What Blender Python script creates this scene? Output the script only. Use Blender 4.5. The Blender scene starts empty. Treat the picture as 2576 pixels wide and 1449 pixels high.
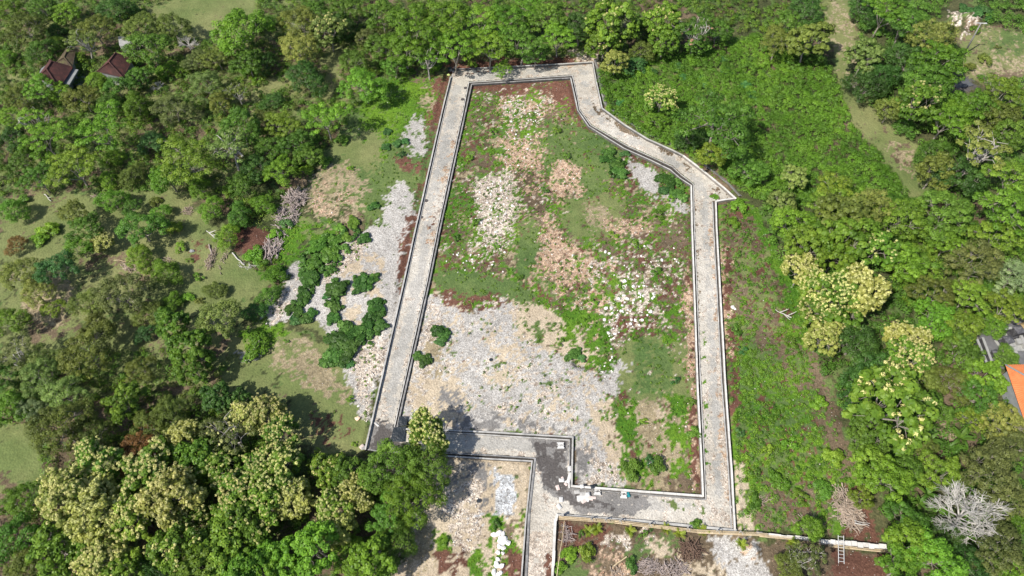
import bpy, math, random
import numpy as np
from mathutils import Vector, Matrix
R = math.radians
sc = bpy.context.scene
COL = sc.collection
# ------------------------------------------------------------------ camera
CAM_H = 100.0; PITCH = R(57.0); TX = 0.72
cam = bpy.data.cameras.new("camera"); cam_o = bpy.data.objects.new("camera", cam); COL.objects.link(cam_o)
cam_o.location = (0, 0, CAM_H); cam_o.rotation_euler = (math.pi/2 - PITCH, 0, 0)
cam.sensor_width = 36; cam.lens = 18.0/TX; cam.clip_start = 1; cam.clip_end = 6000
sc.camera = cam_o
# ------------------------------------------------------------------ light
SUN_EL = 50.0; SHX, SHY = 0.82, 0.57
world = bpy.data.worlds.new("World"); sc.world = world; world.use_nodes = True
nt = world.node_tree; bg = nt.nodes['Background']
sky = nt.nodes.new('ShaderNodeTexSky'); sky.sky_type = 'NISHITA'; sky.sun_disc = False
sky.sun_elevation = R(SUN_EL); sky.sun_rotation = math.atan2(-SHX, -SHY)
sky.air_density = 1.0; sky.dust_density = 1.5
nt.links.new(sky.outputs[0], bg.inputs[0]); bg.inputs[1].default_value = 0.115
sun = bpy.data.lights.new("sun", 'SUN'); sun.energy = 4.9; sun.angle = R(0.6); sun.color = (1.0, 0.95, 0.865)
sun_o = bpy.data.objects.new("sun", sun); COL.objects.link(sun_o); sun_o.location = (-80, -60, 120)
n = math.hypot(SHX, SHY); ce, se = math.cos(R(SUN_EL)), math.sin(R(SUN_EL))
sun_o.rotation_euler = Vector((SHX/n*ce, SHY/n*ce, -se)).to_track_quat('-Z', 'Y').to_euler()
sc.view_settings.view_transform = 'Standard'; sc.view_settings.look = 'None'
sc.view_settings.exposure = 0.25; sc.view_settings.gamma = 1.0; sc.view_settings.use_curve_mapping = False
sc.cycles.max_bounces = 6; sc.cycles.diffuse_bounces = 3; sc.cycles.transmission_bounces = 4; sc.cycles.transparent_max_bounces = 4
# ------------------------------------------------------------------ calibration: photo point -> place
PC, PS = math.cos(PITCH), math.sin(PITCH)
def G(x, y, z=0.0):
    """point of the place seen at (x, y) of the 2576-wide photograph, at height z"""
    u = (x-1288.0)/1288.0*TX; v = (y-724.5)/1288.0*TX
    d = (u, PC-v*PS, -PS-v*PC); t = (CAM_H-z)/(-d[2])
    return (d[0]*t, d[1]*t, z)
def S(x, y, z=0.0): return G(x*0.638889, y*0.638889, z)
def ppm(x, y, z=0.0):
    """pixels (2576 scale) per metre across the view at that point"""
    v = (y-724.5)/1288.0*TX
    return 1288.0/TX*(PS+v*PC)/(CAM_H-z)
def IMG(X, Y):
    dz = CAM_H*PS + Y*PC            # depth for z=0
    u = X/dz; v = (CAM_H*PC - Y*PS)/dz
    return 1288+u/TX*1288, 724.5+v/TX*1288
rng = np.random.default_rng(7)
rnd = random.Random(11)
# ------------------------------------------------------------------ numpy noise
def make_lat(seed, n=256): return np.random.default_rng(seed).random((n, n)).astype(np.float32)
LATS = [make_lat(s) for s in range(12)]
def vnoise(x, y, k=0):
    L = LATS[k % 12]; n = L.shape[0]
    xi = np.floor(x).astype(int); yi = np.floor(y).astype(int); fx = x-xi; fy = y-yi
    fx = fx*fx*(3-2*fx); fy = fy*fy*(3-2*fy)
    a = L[xi % n, yi % n]; b = L[(xi+1) % n, yi % n]; c = L[xi % n, (yi+1) % n]; d = L[(xi+1) % n, (yi+1) % n]
    return (a*(1-fx)+b*fx)*(1-fy)+(c*(1-fx)+d*fx)*fy
def fbm(x, y, s, o=4, k=0):
    x = x/s; y = y/s; r = 0; a = 0.5; t = 0
    for i in range(o):
        r = r+a*vnoise(x*2**i+17.3*i+k*5.1+400, y*2**i+9.7*i+400, k+i); t += a; a *= 0.55
    return r/t
def pip(px, py, poly):
    ins = np.zeros(px.shape, bool); n = len(poly); xs = [p[0] for p in poly]; ys = [p[1] for p in poly]
    box = (px > min(xs)) & (px < max(xs)) & (py > min(ys)) & (py < max(ys))
    if not box.any(): return ins
    X = px[box]; Y = py[box]; r = np.zeros(X.shape, bool); j = n-1
    for i in range(n):
        xi, yi = poly[i]; xj, yj = poly[j]
        if yi != yj:
            r ^= ((yi > Y) != (yj > Y)) & (X < (xj-xi)*(Y-yi)/(yj-yi)+xi)
        j = i
    ins[box] = r
    return ins
def ell(x, y, rx, ry, n=14): return [(x+rx*math.cos(2*math.pi*i/n), y+ry*math.sin(2*math.pi*i/n)) for i in range(n)]
def band(pts, ws):
    """polygon round a centre line; ws = half widths (px)"""
    if not hasattr(ws, '__len__'): ws = [ws]*len(pts)
    Lp, Rp = [], []
    for i, (x, y) in enumerate(pts):
        a = pts[max(i-1, 0)]; b = pts[min(i+1, len(pts)-1)]; dx, dy = b[0]-a[0], b[1]-a[1]; l = math.hypot(dx, dy) or 1
        Lp.append((x-dy/l*ws[i], y+dx/l*ws[i])); Rp.append((x+dy/l*ws[i], y-dx/l*ws[i]))
    return Lp+Rp[::-1]
# ------------------------------------------------------------------ objects
def tag(o, label=None, cat=None, group=None, kind=None):
    if label: o['label'] = label
    if cat: o['category'] = cat
    if group: o['group'] = group
    if kind: o['kind'] = kind
    return o
def empty(name, loc=(0, 0, 0), rz=0.0, s=1.0):
    o = bpy.data.objects.new(name, None); COL.objects.link(o); o.location = loc; o.rotation_euler = (0, 0, rz)
    o.scale = (s, s, s) if not hasattr(s, '__len__') else s
    return o
def link(name, me, mat=None, parent=None, loc=None, rot=None, scale=None):
    o = bpy.data.objects.new(name, me); COL.objects.link(o)
    if parent: o.parent = parent
    if loc is not None: o.location = loc
    if rot is not None: o.rotation_euler = rot
    if scale is not None: o.scale = scale
    if mat is not None:
        if not me.materials: me.materials.append(mat)
        elif me.materials[0] != mat:
            o.material_slots[0].link = 'OBJECT'; o.material_slots[0].material = mat
    return o
def mesh_np(name, V, F, tint=None, smooth=False, cols=None):
    V = np.asarray(V, np.float32); F = np.asarray(F, np.int32); k = F.shape[1]
    me = bpy.data.meshes.new(name)
    me.vertices.add(len(V)); me.vertices.foreach_set('co', V.ravel())
    me.loops.add(F.size); me.loops.foreach_set('vertex_index', F.ravel())
    me.polygons.add(len(F)); me.polygons.foreach_set('loop_start', np.arange(0, F.size, k, dtype=np.int32))
    me.polygons.foreach_set('loop_total', np.full(len(F), k, np.int32))
    if smooth: me.polygons.foreach_set('use_smooth', np.ones(len(F), bool))
    if tint is not None:
        a = me.attributes.new('tint', 'FLOAT', 'POINT'); a.data.foreach_set('value', np.asarray(tint, np.float32))
    if cols is not None:
        for nm, c in cols.items():
            a = me.attributes.new(nm, 'FLOAT_COLOR', 'POINT')
            c4 = np.ones((len(V), 4), np.float32); c4[:, :c.shape[1]] = c; a.data.foreach_set('color', c4.ravel())
    me.update(calc_edges=True); me.validate()
    return me
class MB:
    def __init__(s): s.v = []; s.f = []
    def add(s, V, F):
        b = len(s.v); s.v += [tuple(p) for p in V]; s.f += [tuple(b+i for i in f) for f in F]
    def box(s, c, d, rz=0.0, taper=1.0):
        cx, cy, cz = c; dx, dy, dz = [q/2 for q in d]; co, si = math.cos(rz), math.sin(rz); V = []
        for z, t in ((-dz, 1), (dz, taper)):
            for x, y in ((-dx*t, -dy*t), (dx*t, -dy*t), (dx*t, dy*t), (-dx*t, dy*t)):
                V.append((cx+x*co-y*si, cy+x*si+y*co, cz+z))
        s.add(V, [(0, 3, 2, 1), (4, 5, 6, 7), (0, 1, 5, 4), (1, 2, 6, 5), (2, 3, 7, 6), (3, 0, 4, 7)])
    def tube(s, pts, rad, n=5, cap=True):
        pts = [Vector(p) for p in pts]
        if not hasattr(rad, '__len__'): rad = [rad]*len(pts)
        V = []; F = []
        for i, p in enumerate(pts):
            d = (pts[min(i+1, len(pts)-1)]-pts[max(i-1, 0)])
            if d.length < 1e-6: d = Vector((0, 0, 1))
            d.normalize(); a = d.orthogonal() if i == 0 else (a-d*a.dot(d))
            if a.length < 1e-5: a = d.orthogonal()
            a.normalize(); b = d.cross(a)
            for k in range(n):
                t = 2*math.pi*k/n; V.append(p+(a*math.cos(t)+b*math.sin(t))*rad[i])
        for i in range(len(pts)-1):
            for k in range(n): F.append((i*n+k, i*n+(k+1) % n, (i+1)*n+(k+1) % n, (i+1)*n+k))
        if cap: F.append(tuple(range(n))[::-1]); F.append(tuple((len(pts)-1)*n+k for k in range(n)))
        s.add(V, F)
    def mesh(s, name, smooth=False):
        me = bpy.data.meshes.new(name); me.from_pydata(s.v, [], s.f)
        if smooth:
            for p in me.polygons: p.use_smooth = True
        me.update(); return me
    def build(s, name, mat, parent=None, smooth=False, loc=None): return link(name, s.mesh(name, smooth), mat, parent, loc)
# ------------------------------------------------------------------ materials
def newmat(name):
    m = bpy.data.materials.new(name); m.use_nodes = True; t = m.node_tree
    return m, t, t.nodes['Principled BSDF'], t.nodes, t.links
def noise_node(t, scale, detail=3, rough=0.6, coord=None):
    n = t.nodes.new('ShaderNodeTexNoise'); n.inputs['Scale'].default_value = scale; n.inputs['Detail'].default_value = detail
    n.inputs['Roughness'].default_value = rough
    if coord is not None: t.links.new(coord, n.inputs['Vector'])
    return n
def ramp(t, inp, stops):
    r = t.nodes.new('ShaderNodeValToRGB'); e = r.color_ramp.elements
    while len(e) < len(stops): e.new(0.5)
    for i, (p, c) in enumerate(stops): e[i].position = p; e[i].color = (c[0], c[1], c[2], 1)
    t.links.new(inp, r.inputs[0]); return r
def mixc(t, fac, a, b, mode='MIX'):
    m = t.nodes.new('ShaderNodeMix'); m.data_type = 'RGBA'; m.blend_type = mode
    for sck, v in ((m.inputs['Factor'], fac), (m.inputs['A'], a), (m.inputs['B'], b)):
        if hasattr(v, 'is_output') or isinstance(v, bpy.types.NodeSocket): t.links.new(v, sck)
        elif isinstance(v, (int, float)): sck.default_value = v
        else: sck.default_value = (v[0], v[1], v[2], 1)
    return m.outputs['Result']
def mixcol(t, fac, a, b, mode='MIX'):
    m = t.nodes.new('ShaderNodeMix'); m.data_type = 'RGBA'; m.blend_type = mode
    ins = [i for i in m.inputs if i.type == 'RGBA']; fin = m.inputs[0]
    for sck, v in ((fin, fac), (ins[0], a), (ins[1], b)):
        if isinstance(v, bpy.types.NodeSocket): t.links.new(v, sck)
        elif isinstance(v, (int, float)): sck.default_value = v if sck is fin else (v, v, v, 1)
        else: sck.default_value = (v[0], v[1], v[2], 1)
    return [o for o in m.outputs if o.type == 'RGBA'][0]
def rough_mat(name, c1, c2, scale=3.0, c3=None, rough=0.85, bump=0.3, bscale=12.0, obj=True, var=0.0):
    m, t, p, N, L = newmat(name)
    tc = N.new('ShaderNodeTexCoord'); geo = N.new('ShaderNodeNewGeometry')
    co = geo.outputs['Position'] if not obj else tc.outputs['Object']
    n = noise_node(t, scale, 5, 0.65, co)
    st = [(0.3, c1), (0.7, c2)] if c3 is None else [(0.25, c1), (0.5, c2), (0.75, c3)]
    r = ramp(t, n.outputs['Fac'], st); out = r.outputs['Color']
    if var:
        oi = N.new('ShaderNodeObjectInfo'); mr = N.new('ShaderNodeMapRange'); L.new(oi.outputs['Random'], mr.inputs[0])
        mr.inputs[3].default_value = 1-var; mr.inputs[4].default_value = 1+var
        out = mixcol(t, 1.0, out, mr.outputs[0], 'MULTIPLY')
    L.new(out, p.inputs['Base Color']); p.inputs['Roughness'].default_value = rough
    p.inputs['Specular IOR Level'].default_value = 0.25
    b = N.new('ShaderNodeBump'); b.inputs['Strength'].default_value = bump; b.inputs['Distance'].default_value = 0.05
    n2 = noise_node(t, bscale, 4, 0.7, co); L.new(n2.outputs['Fac'], b.inputs['Height']); L.new(b.outputs[0], p.inputs['Normal'])
    return m
def leaf_mat(name, dark, mid, light, trans=0.28, var=0.22, rough=0.5):
    m, t, p, N, L = newmat(name)
    dark, mid, light = [(c[0]*1.10, c[1]*1.08, c[2]*.72) for c in (dark, mid, light)]
    at = N.new('ShaderNodeAttribute'); at.attribute_name = 'tint'
    r = ramp(t, at.outputs['Fac'], [(0.05, dark), (0.5, mid), (0.95, light)])
    oi = N.new('ShaderNodeObjectInfo'); hs = N.new('ShaderNodeHueSaturation')
    mr = N.new('ShaderNodeMapRange'); L.new(oi.outputs['Random'], mr.inputs[0]); mr.inputs[3].default_value = 0.485; mr.inputs[4].default_value = 0.513
    wn = N.new('ShaderNodeTexWhiteNoise'); wn.noise_dimensions = '1D'; L.new(oi.outputs['Random'], wn.inputs['W'])
    mv = N.new('ShaderNodeMapRange'); L.new(wn.outputs['Value'], mv.inputs[0]); mv.inputs[3].default_value = 1-var; mv.inputs[4].default_value = 1+var
    L.new(mr.outputs[0], hs.inputs['Hue']); L.new(mv.outputs[0], hs.inputs['Value']); L.new(r.outputs['Color'], hs.inputs['Color'])
    geo = N.new('ShaderNodeNewGeometry'); nz = noise_node(t, 0.45, 3, 0.6, geo.outputs['Position'])
    rr = ramp(t, nz.outputs['Fac'], [(0.3, (0.78, 0.8, 0.8)), (0.7, (1.18, 1.15, 1.1))])
    c = mixcol(t, 1.0, hs.outputs['Color'], rr.outputs['Color'], 'MULTIPLY')
    L.new(c, p.inputs['Base Color']); p.inputs['Roughness'].default_value = rough; p.inputs['Specular IOR Level'].default_value = 0.3
    tr = N.new('ShaderNodeBsdfTranslucent'); L.new(c, tr.inputs['Color'])
    mx = N.new('ShaderNodeMixShader'); mx.inputs[0].default_value = trans
    L.new(p.outputs[0], mx.inputs[1]); L.new(tr.outputs[0], mx.inputs[2]); L.new(mx.outputs[0], N['Material Output'].inputs['Surface'])
    return m
# ================================================================== ground
# classes: colour A, colour B (large scale variation), stone speckle, plant speckle, grain
CLS = {
 'grass':  ((0.130,0.168,0.058),(0.205,0.215,0.092),0.10,0.35),
 'lush':   ((0.058,0.145,0.015),(0.125,0.230,0.024),0.10,0.9),
 'green':  ((0.080,0.135,0.042),(0.130,0.175,0.060),0.10,0.6),
 'soil':   ((0.105,0.052,0.038),(0.165,0.082,0.058),0.45,0.1),
 'gravel': ((0.355,0.340,0.320),(0.485,0.468,0.442),0.85,0.0),
 'blue':   ((0.42,0.44,0.46),(0.52,0.54,0.56),0.8,0.0),
 'white':  ((0.42,0.36,0.30),(0.58,0.52,0.46),1.0,0.15),
 'tan':    ((0.42,0.345,0.25),(0.52,0.44,0.33),0.55,0.05),
 'dry':    ((0.27,0.225,0.145),(0.36,0.30,0.20),0.45,0.3),
 'orange': ((0.38,0.275,0.195),(0.50,0.37,0.275),0.8,0.2),
 'litter': ((0.100,0.076,0.050),(0.19,0.145,0.10),0.4,0.4),
 'dark':   ((0.055,0.05,0.05),(0.12,0.11,0.105),0.35,0.0),
 'ash':    ((0.15,0.145,0.14),(0.24,0.23,0.22),0.5,0.0),
 'lgrey':  ((0.335,0.325,0.30),(0.45,0.43,0.395),0.5,0.0),
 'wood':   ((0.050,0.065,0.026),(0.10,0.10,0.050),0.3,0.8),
}
CK = list(CLS); CI = {k: i for i, k in enumerate(CK)}
RR = 1/1.565217   # src -> 2576
LEFTROAD = [(1131,190),(1185,208),(1082,703),(995,1075),(922,1130)]
PLOT = [(1180,212),(1440,197),(1455,280),(1482,318),(1600,385),(1690,420),(1741,466),(1746,966),(1768,1248),(1438,1222),(1441,1098),(995,1068),(1082,703)]
FEAT = [  # class, density, polygon (2576-wide photo points on the ground)
 ('grass',.62,[(-20,640),(240,640),(390,700),(470,810),(600,880),(620,1000),(400,960),(200,1000),(-20,1000)]), ('grass',.4,[(0,0),(900,0),(900,240),(600,480),(0,500)]),
 # left woods, clearings
 ('grass',.95,[(370,20),(540,-30),(650,-20),(640,60),(560,110),(430,90)]),
 ('grass',.9,[(690,40),(740,10),(760,90),(720,110),(690,90)]), ('grass',.95,[(810,120),(870,120),(850,200),(830,260),(800,250),(830,170)]),
 ('grass',.9,[(640,230),(730,200),(760,250),(680,290),(610,290),(640,260)]),
 ('grass',.95,[(0,520),(60,490),(160,480),(220,500),(330,480),(420,470),(480,500),(560,600),(600,650),(690,700),(670,770),(560,790),(470,800),(380,770),(390,690),(330,660),(240,640),(120,660),(0,660)]),
 ('grass',.8,[(60,780),(180,770),(190,850),(110,880),(60,860)]),
 ('grass',.9,[(-40,1070),(90,1060),(110,1150),(120,1220),(20,1240),(-40,1240)]), ('grass',.9,[(280,840),(390,830),(370,930),(290,920)]),
 ('litter',.5,[(300,650),(390,640),(380,720),(300,700)]), ('soil',.3,ell(500,620,40,30)), ('litter',.5,[(60,770),(110,760),(190,800),(150,840),(70,850)]),
 ('litter',.7,[(700,1330),(830,1300),(870,1370),(790,1449),(700,1449)]), ('litter',.8,[(0,1180),(90,1290),(110,1449),(-20,1449)]),
 ('soil',.97,ell(633,607,44,33)), ('dry',.8,ell(118,750,60,60)),
 # ground west of left road
 ('green',.9,[(900,240),(960,170),(1100,180),(1105,260),(1075,420),(1055,640),(1000,640),(930,560),(860,470),(820,420),(850,340)]),
 ('lush',.75,[(930,230),(1010,190),(1100,200),(1095,330),(1060,300),(1010,330),(960,400),(900,360)]),
 ('grass',.75,[(840,340),(950,330),(960,400),(900,440),(830,420)]),
 ('dry',.6,[(780,440),(880,400),(920,470),(900,540),(840,580),(780,550)]), ('orange',.4,[(790,470),(870,440),(890,500),(840,560),(790,540)]),
 ('lush',.7,[(700,520),(780,560),(860,560),(840,620),(760,640),(700,700),(650,690),(700,600)]),
 ('grass',.9,[(560,840),(700,820),(900,900),(920,1040),(930,1130),(800,1150),(700,1050),(560,960),(570,900)]),
 ('lush',.8,[(600,850),(690,800),(720,830),(650,880)]),
 ('gravel',.97,[(1003,452),(1040,480),(1042,560),(1012,700),(985,840),(955,950),(925,1055),(905,1040),(890,990),(880,930),(905,870),(870,900),(840,860),(800,790),(760,790),(720,810),(668,822),(672,790),(700,745),(740,680),(768,655),(770,700),(800,720),(815,690),(850,650),(885,610),(900,600),(960,560),(975,500)]),
 ('tan',.5,[(850,690),(960,620),(960,760),(940,900),(900,1000),(860,760)]),
 ('white',.85,[(820,690),(900,600),(930,590),(870,690),(830,720)]), ('white',.75,[(670,820),(700,750),(760,660),(740,720),(710,800)]),
 ('white',.7,[(890,900),(960,820),(970,880),(930,1050),(905,1030)]),
 ('gravel',.8,[(1040,300),(1062,290),(1080,340),(1075,385),(1030,385),(1020,340)]), ('dry',.5,[(1045,240),(1090,215),(1095,270),(1060,280)]),
 ('gravel',.85,[(597,890),(625,882),(660,865),(655,890),(640,915),(620,915)]),
 ('dry',.6,[(690,870),(780,850),(800,900),(870,960),(890,1010),(800,990),(740,960),(700,940)]),
 ('soil',.45,[(770,1060),(870,1030),(890,1090),(800,1110)]), ('soil',.6,[(1000,395),(1050,400),(1050,425),(1000,425)]),
 ('soil',.85,[(1100,190),(1132,190),(1098,330),(1045,600),(1005,760),(1000,700),(1035,560),(1075,400)]),
 ('litter',.7,[(1040,165),(1100,180),(1090,215),(1030,205)]), ('soil',.9,[(1120,165),(1500,145),(1500,165),(1310,175),(1131,190)]),
 ('tan',.7,[(1430,135),(1500,120),(1500,160),(1440,160)]), ('white',.5,[(1430,135),(1490,130),(1480,160)]),
 # inside the walled plot
 ('lush',.97,PLOT),
 ('green',.5,PLOT), ('litter',.50,PLOT), ('soil',.30,PLOT), ('dry',.22,PLOT), ('lush',.34,PLOT), ('white',.07,PLOT),
 ('green',.8,[(1340,300),(1470,310),(1560,380),(1520,470),(1480,500),(1400,450),(1360,400)]),
 ('soil',.9,[(1180,212),(1440,198),(1445,232),(1340,245),(1190,228)]), ('soil',.75,[(1390,210),(1442,200),(1458,280),(1500,340),(1470,330),(1440,270),(1380,240)]),
 ('white',.62,[(1250,232),(1390,238),(1360,290),(1345,340),(1340,420),(1375,500),(1310,520),(1250,650),(1230,660),(1190,640),(1200,560),(1195,480),(1260,430),(1275,330)]),
 ('orange',.45,[(1250,235),(1400,240),(1360,330),(1350,420),(1270,430)]), ('litter',.35,[(1190,230),(1390,230),(1360,300),(1340,420),(1370,500),(1310,520),(1280,430),(1270,330)]),
 ('lush',.4,[(1250,232),(1390,238),(1360,290),(1340,420),(1375,500),(1250,650),(1190,640),(1200,480),(1260,430)]),
 ('orange',.58,[(1240,360),(1360,350),(1370,420),(1340,520),(1400,560),(1440,620),(1500,640),(1500,680),(1430,760),(1370,720),(1290,705),(1330,640),(1370,590),(1350,530),(1290,440)]),
 ('orange',.75,[(1385,425),(1430,412),(1465,435),(1455,480),(1400,510),(1380,470)]), ('white',.7,[(1200,450),(1290,445),(1285,540),(1240,610),(1205,560)]), ('litter',.5,[(1290,440),(1350,440),(1370,560),(1330,560)]),
 ('green',.9,[(1305,560),(1340,555),(1345,640),(1330,690),(1300,690)]),
 ('green',.85,[(1105,690),(1200,690),(1300,720),(1370,745),(1360,785),(1290,765),(1200,760),(1100,735)]),
 ('grass',.7,[(1420,500),(1560,500),(1560,600),(1480,610),(1420,570)]), ('dry',.6,[(1470,520),(1520,510),(1540,570),(1500,590)]),
 ('orange',.5,[(1510,560),(1620,540),(1640,580),(1540,600)]), ('litter',.6,[(1640,570),(1735,560),(1735,640),(1660,620)]),
 ('soil',.85,ell(1190,768,82,24)), ('soil',.75,[(1130,770),(1250,770),(1200,798)]), ('lush',.5,ell(1205,762,55,14)),
 ('white',.45,[(1540,690),(1600,680),(1650,740),(1640,790),(1590,830),(1530,860),(1510,790),(1560,740)]),
 ('white',.22,[(1480,640),(1700,640),(1700,800),(1560,880),(1450,800)]),
 ('orange',.36,[(1430,650),(1560,640),(1520,760),(1500,850),(1420,780)]),
 ('soil',.45,[(1540,800),(1640,800),(1640,850),(1540,850)]),
 ('tan',.80,[(1275,770),(1350,760),(1430,800),(1500,890),(1480,930),(1350,870),(1290,860)]), ('green',.22,[(1275,770),(1350,760),(1430,800),(1500,890),(1480,930),(1350,870),(1290,860)]), ('lush',.5,[(1400,770),(1500,780),(1540,880),(1500,930),(1450,880),(1410,830)]),
 ('gravel',.97,[(1078,745),(1110,770),(1190,798),(1285,765),(1290,850),(1345,868),(1352,880),(1440,910),(1475,915),(1480,930),(1520,970),(1500,1050),(1530,1100),(1565,1200),(1560,1218),(1441,1215),(1441,1098),(1130,1078),(1000,1062),(1040,900)]),
 ('tan',.26,[(1078,745),(1285,765),(1345,868),(1475,915),(1520,970),(1530,1100),(1560,1218),(1441,1215),(1441,1098),(1000,1062)]), ('white',.2,[(1078,745),(1285,765),(1345,868),(1475,915),(1520,970),(1530,1100),(1000,1062)]), ('green',.05,[(1078,745),(1285,765),(1345,868),(1475,915),(1520,970),(1530,1100),(1000,1062)]), ('gravel',.75,[(1500,930),(1585,895),(1598,930),(1590,965),(1530,1000)]),
 ('white',.6,[(1085,760),(1110,790),(1060,1000),(1010,1060),(1050,900)]), ('dry',.65,[(1070,880),(1100,850),(1120,920),(1080,960)]),
 ('tan',.75,[(1020,960),(1150,950),(1180,1000),(1170,1060),(1060,1060)]), ('ash',.6,[(1100,980),(1160,990),(1160,1040),(1090,1030)]),
 ('ash',.45,[(1130,1040),(1290,1050),(1440,1075),(1440,1094),(1130,1076)]), ('tan',.5,[(1240,890),(1290,860),(1330,900),(1280,970),(1230,950)]),
 ('green',.4,[(1540,1000),(1570,1000),(1590,1190),(1545,1190)]), ('tan',.72,[(1480,1020),(1530,1000),(1560,1080),(1580,1170),(1540,1180),(1500,1080)]), ('ash',.75,[(1441,1150),(1475,1130),(1490,1150),(1470,1200),(1445,1215)]),
 ('white',.5,[(1450,1130),(1540,1150),(1560,1215),(1470,1215)]),
 ('tan',.5,[(1590,1005),(1700,990),(1690,1060),(1640,1110),(1590,1080)]), ('dry',.7,[(1580,1000),(1740,980),(1730,1100),(1700,1200),(1600,1180),(1580,1080)]),
 ('grass',.7,[(1560,860),(1740,860),(1740,1000),(1600,1010),(1560,960)]), ('green',.8,[(1600,870),(1690,880),(1680,1000),(1600,990)]),
 ('lush',.62,[(1555,1000),(1605,1000),(1610,1130),(1640,1215),(1560,1210)]), ('lush',.66,[(1680,1000),(1742,990),(1760,1240),(1690,1240)]), ('litter',.8,[(1660,1200),(1768,1210),(1768,1248),(1660,1240)]), ('dry',.6,[(1560,1195),(1680,1190),(1700,1235),(1560,1222)]),
 ('orange',.85,[(1733,680),(1746,680),(1756,1000),(1768,1240),(1745,1230),(1742,1000),(1725,850)]), ('soil',.5,[(1735,640),(1745,640),(1766,1240),(1740,1200)]),
 ('gravel',.85,[(1585,410),(1630,420),(1660,450),(1650,490),(1620,490),(1590,450)]), ('gravel',.7,[(1670,480),(1700,500),(1730,540),(1720,550),(1680,520)]),
 ('white',.85,[(1078,470),(1085,520)]+[(1090,470)]),
 # small plot at the bottom
 ('tan',.97,[(1085,1150),(1340,1156),(1318,1460),(1000,1460),(1040,1330),(1080,1230)]),
 ('ash',.45,[(1130,1160),(1230,1170),(1220,1300),(1150,1250)]), ('white',.6,[(1100,1250),(1200,1190),(1210,1400),(1150,1380)]),
 ('blue',.8,[(1235,1190),(1280,1200),(1300,1250),(1270,1310),(1240,1290)]), ('blue',.6,[(1170,1300),(1220,1290),(1200,1350)]),
 ('lush',.7,[(1100,1350),(1140,1350),(1150,1400),(1110,1400)]), ('lush',.55,[(1190,1400),(1330,1290),(1300,1460),(1190,1460)]), ('lush',.8,ell(1245,1320,18,25)),
 ('soil',.85,ell(1140,1410,40,26)), ('soil',.85,[(1280,1395),(1322,1390),(1318,1460),(1275,1460)]), ('litter',.6,[(1280,1300),(1330,1300),(1325,1360),(1280,1360)]),
 ('dry',.7,[(1010,1350),(1080,1330),(1100,1400),(1030,1449)]),
 # south east, behind the fence
 ('litter',.95,[(1402,1312),(1620,1318),(1850,1345),(2240,1390),(2240,1460),(1395,1460)]),
 ('soil',.6,[(1410,1315),(1540,1325),(1520,1400),(1420,1390)]), ('green',.85,[(1555,1370),(1700,1340),(1720,1390),(1600,1410)]),
 ('white',.5,[(1480,1350),(1640,1330),(1620,1370),(1530,1380)]), ('orange',.5,[(1490,1400),(1560,1380),(1600,1460),(1500,1460)]),
 ('gravel',.88,[(1790,1350),(1910,1355),(1950,1460),(1840,1460),(1790,1400)]), ('tan',.6,[(1700,1380),(1800,1390),(1850,1460),(1720,1460)]),
 ('tan',.6,[(1610,1340),(1660,1350),(1690,1390),(1640,1400)]),
 ('green',.8,[(1405,1420),(1460,1410),(1480,1460),(1400,1460)]), ('orange',.95,ell(1892,1385,9,14)),
 ('soil',.9,[(2090,1385),(2240,1390),(2240,1460),(2090,1460)]), ('soil',.92,[(2100,1210),(2150,1205),(2215,1330),(2220,1372),(2100,1350),(2090,1280)]),
 # east strip beside the right road
 ('lush',.97,[(1815,515),(1870,515),(1950,620),(2010,720),(2040,900),(2090,1060),(2160,1200),(2100,1340),(1855,1325),(1838,1000),(1812,600)]),
 ('grass',.6,[(1815,515),(1890,560),(1960,700),(1990,860),(1850,850),(1812,600)]), ('soil',.28,[(1815,515),(1890,560),(1990,760),(2060,1000),(2100,1300),(1860,1300)]), ('green',.5,[(1840,800),(2050,900),(2150,1200),(2090,1330),(1860,1320)]), ('litter',.45,[(1815,515),(1890,560),(1990,760),(2060,1000),(1960,960),(1850,800)]),
 ('soil',.5,[(1820,510),(1870,520),(1880,580),(1830,570)]), ('orange',.75,[(1808,620),(1825,620),(1835,760),(1845,900),(1820,900)]), ('soil',.65,[(1815,560),(1830,560),(1852,1000),(1838,1100)]),
 ('tan',.75,[(1845,1180),(1860,1150),(1880,1260),(1900,1325),(1855,1325)]), ('litter',.55,[(1940,1200),(2090,1250),(2080,1340),(1900,1330)]),
 ('litter',.75,[(2030,890),(2080,960),(2130,1100),(2170,1200),(2120,1210),(2060,1060)]),
 # path and clearing at the top right
 ('grass',.97,band([(2104,-30),(2110,60),(2126,100),(2123,150),(2129,200),(2141,250),(2162,285),(2192,318),(2247,350),(2267,400),(2292,433),(2315,495)],[50,40,30,18,20,20,28,32,48,42,36,30])),
 ('dry',.4,band([(2110,0),(2125,120),(2130,200)],[30,22,8])), ('dry',.55,[(2230,360),(2290,380),(2310,460),(2260,430)]), ('litter',.3,[(2220,350),(2290,370),(2310,440),(2240,410)]),
 ('grass',.9,[(2420,110),(2480,75),(2600,90),(2600,215),(2430,200)]), ('dry',.45,[(2460,110),(2480,75),(2600,90),(2600,215),(2500,215),(2430,190),(2450,140)]), ('green',.5,[(2430,80),(2600,90),(2600,130),(2500,140)]),
 ('litter',.5,[(2430,190),(2600,175),(2600,215),(2440,220)]), ('white',.9,ell(2398,48,13,14)), ('white',.95,ell(2443,50,15,18)), ('white',.8,ell(2425,84,10,6)),
 ('dark',.97,[(2385,195),(2420,188),(2455,215),(2400,235)]),
 # temple court and houses yard
 ('ash',.98,[(2455,835),(2490,815),(2620,800),(2620,930),(2500,925),(2480,900)]), ('litter',.8,[(2360,880),(2460,900),(2480,1010),(2380,1000)]),
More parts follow.
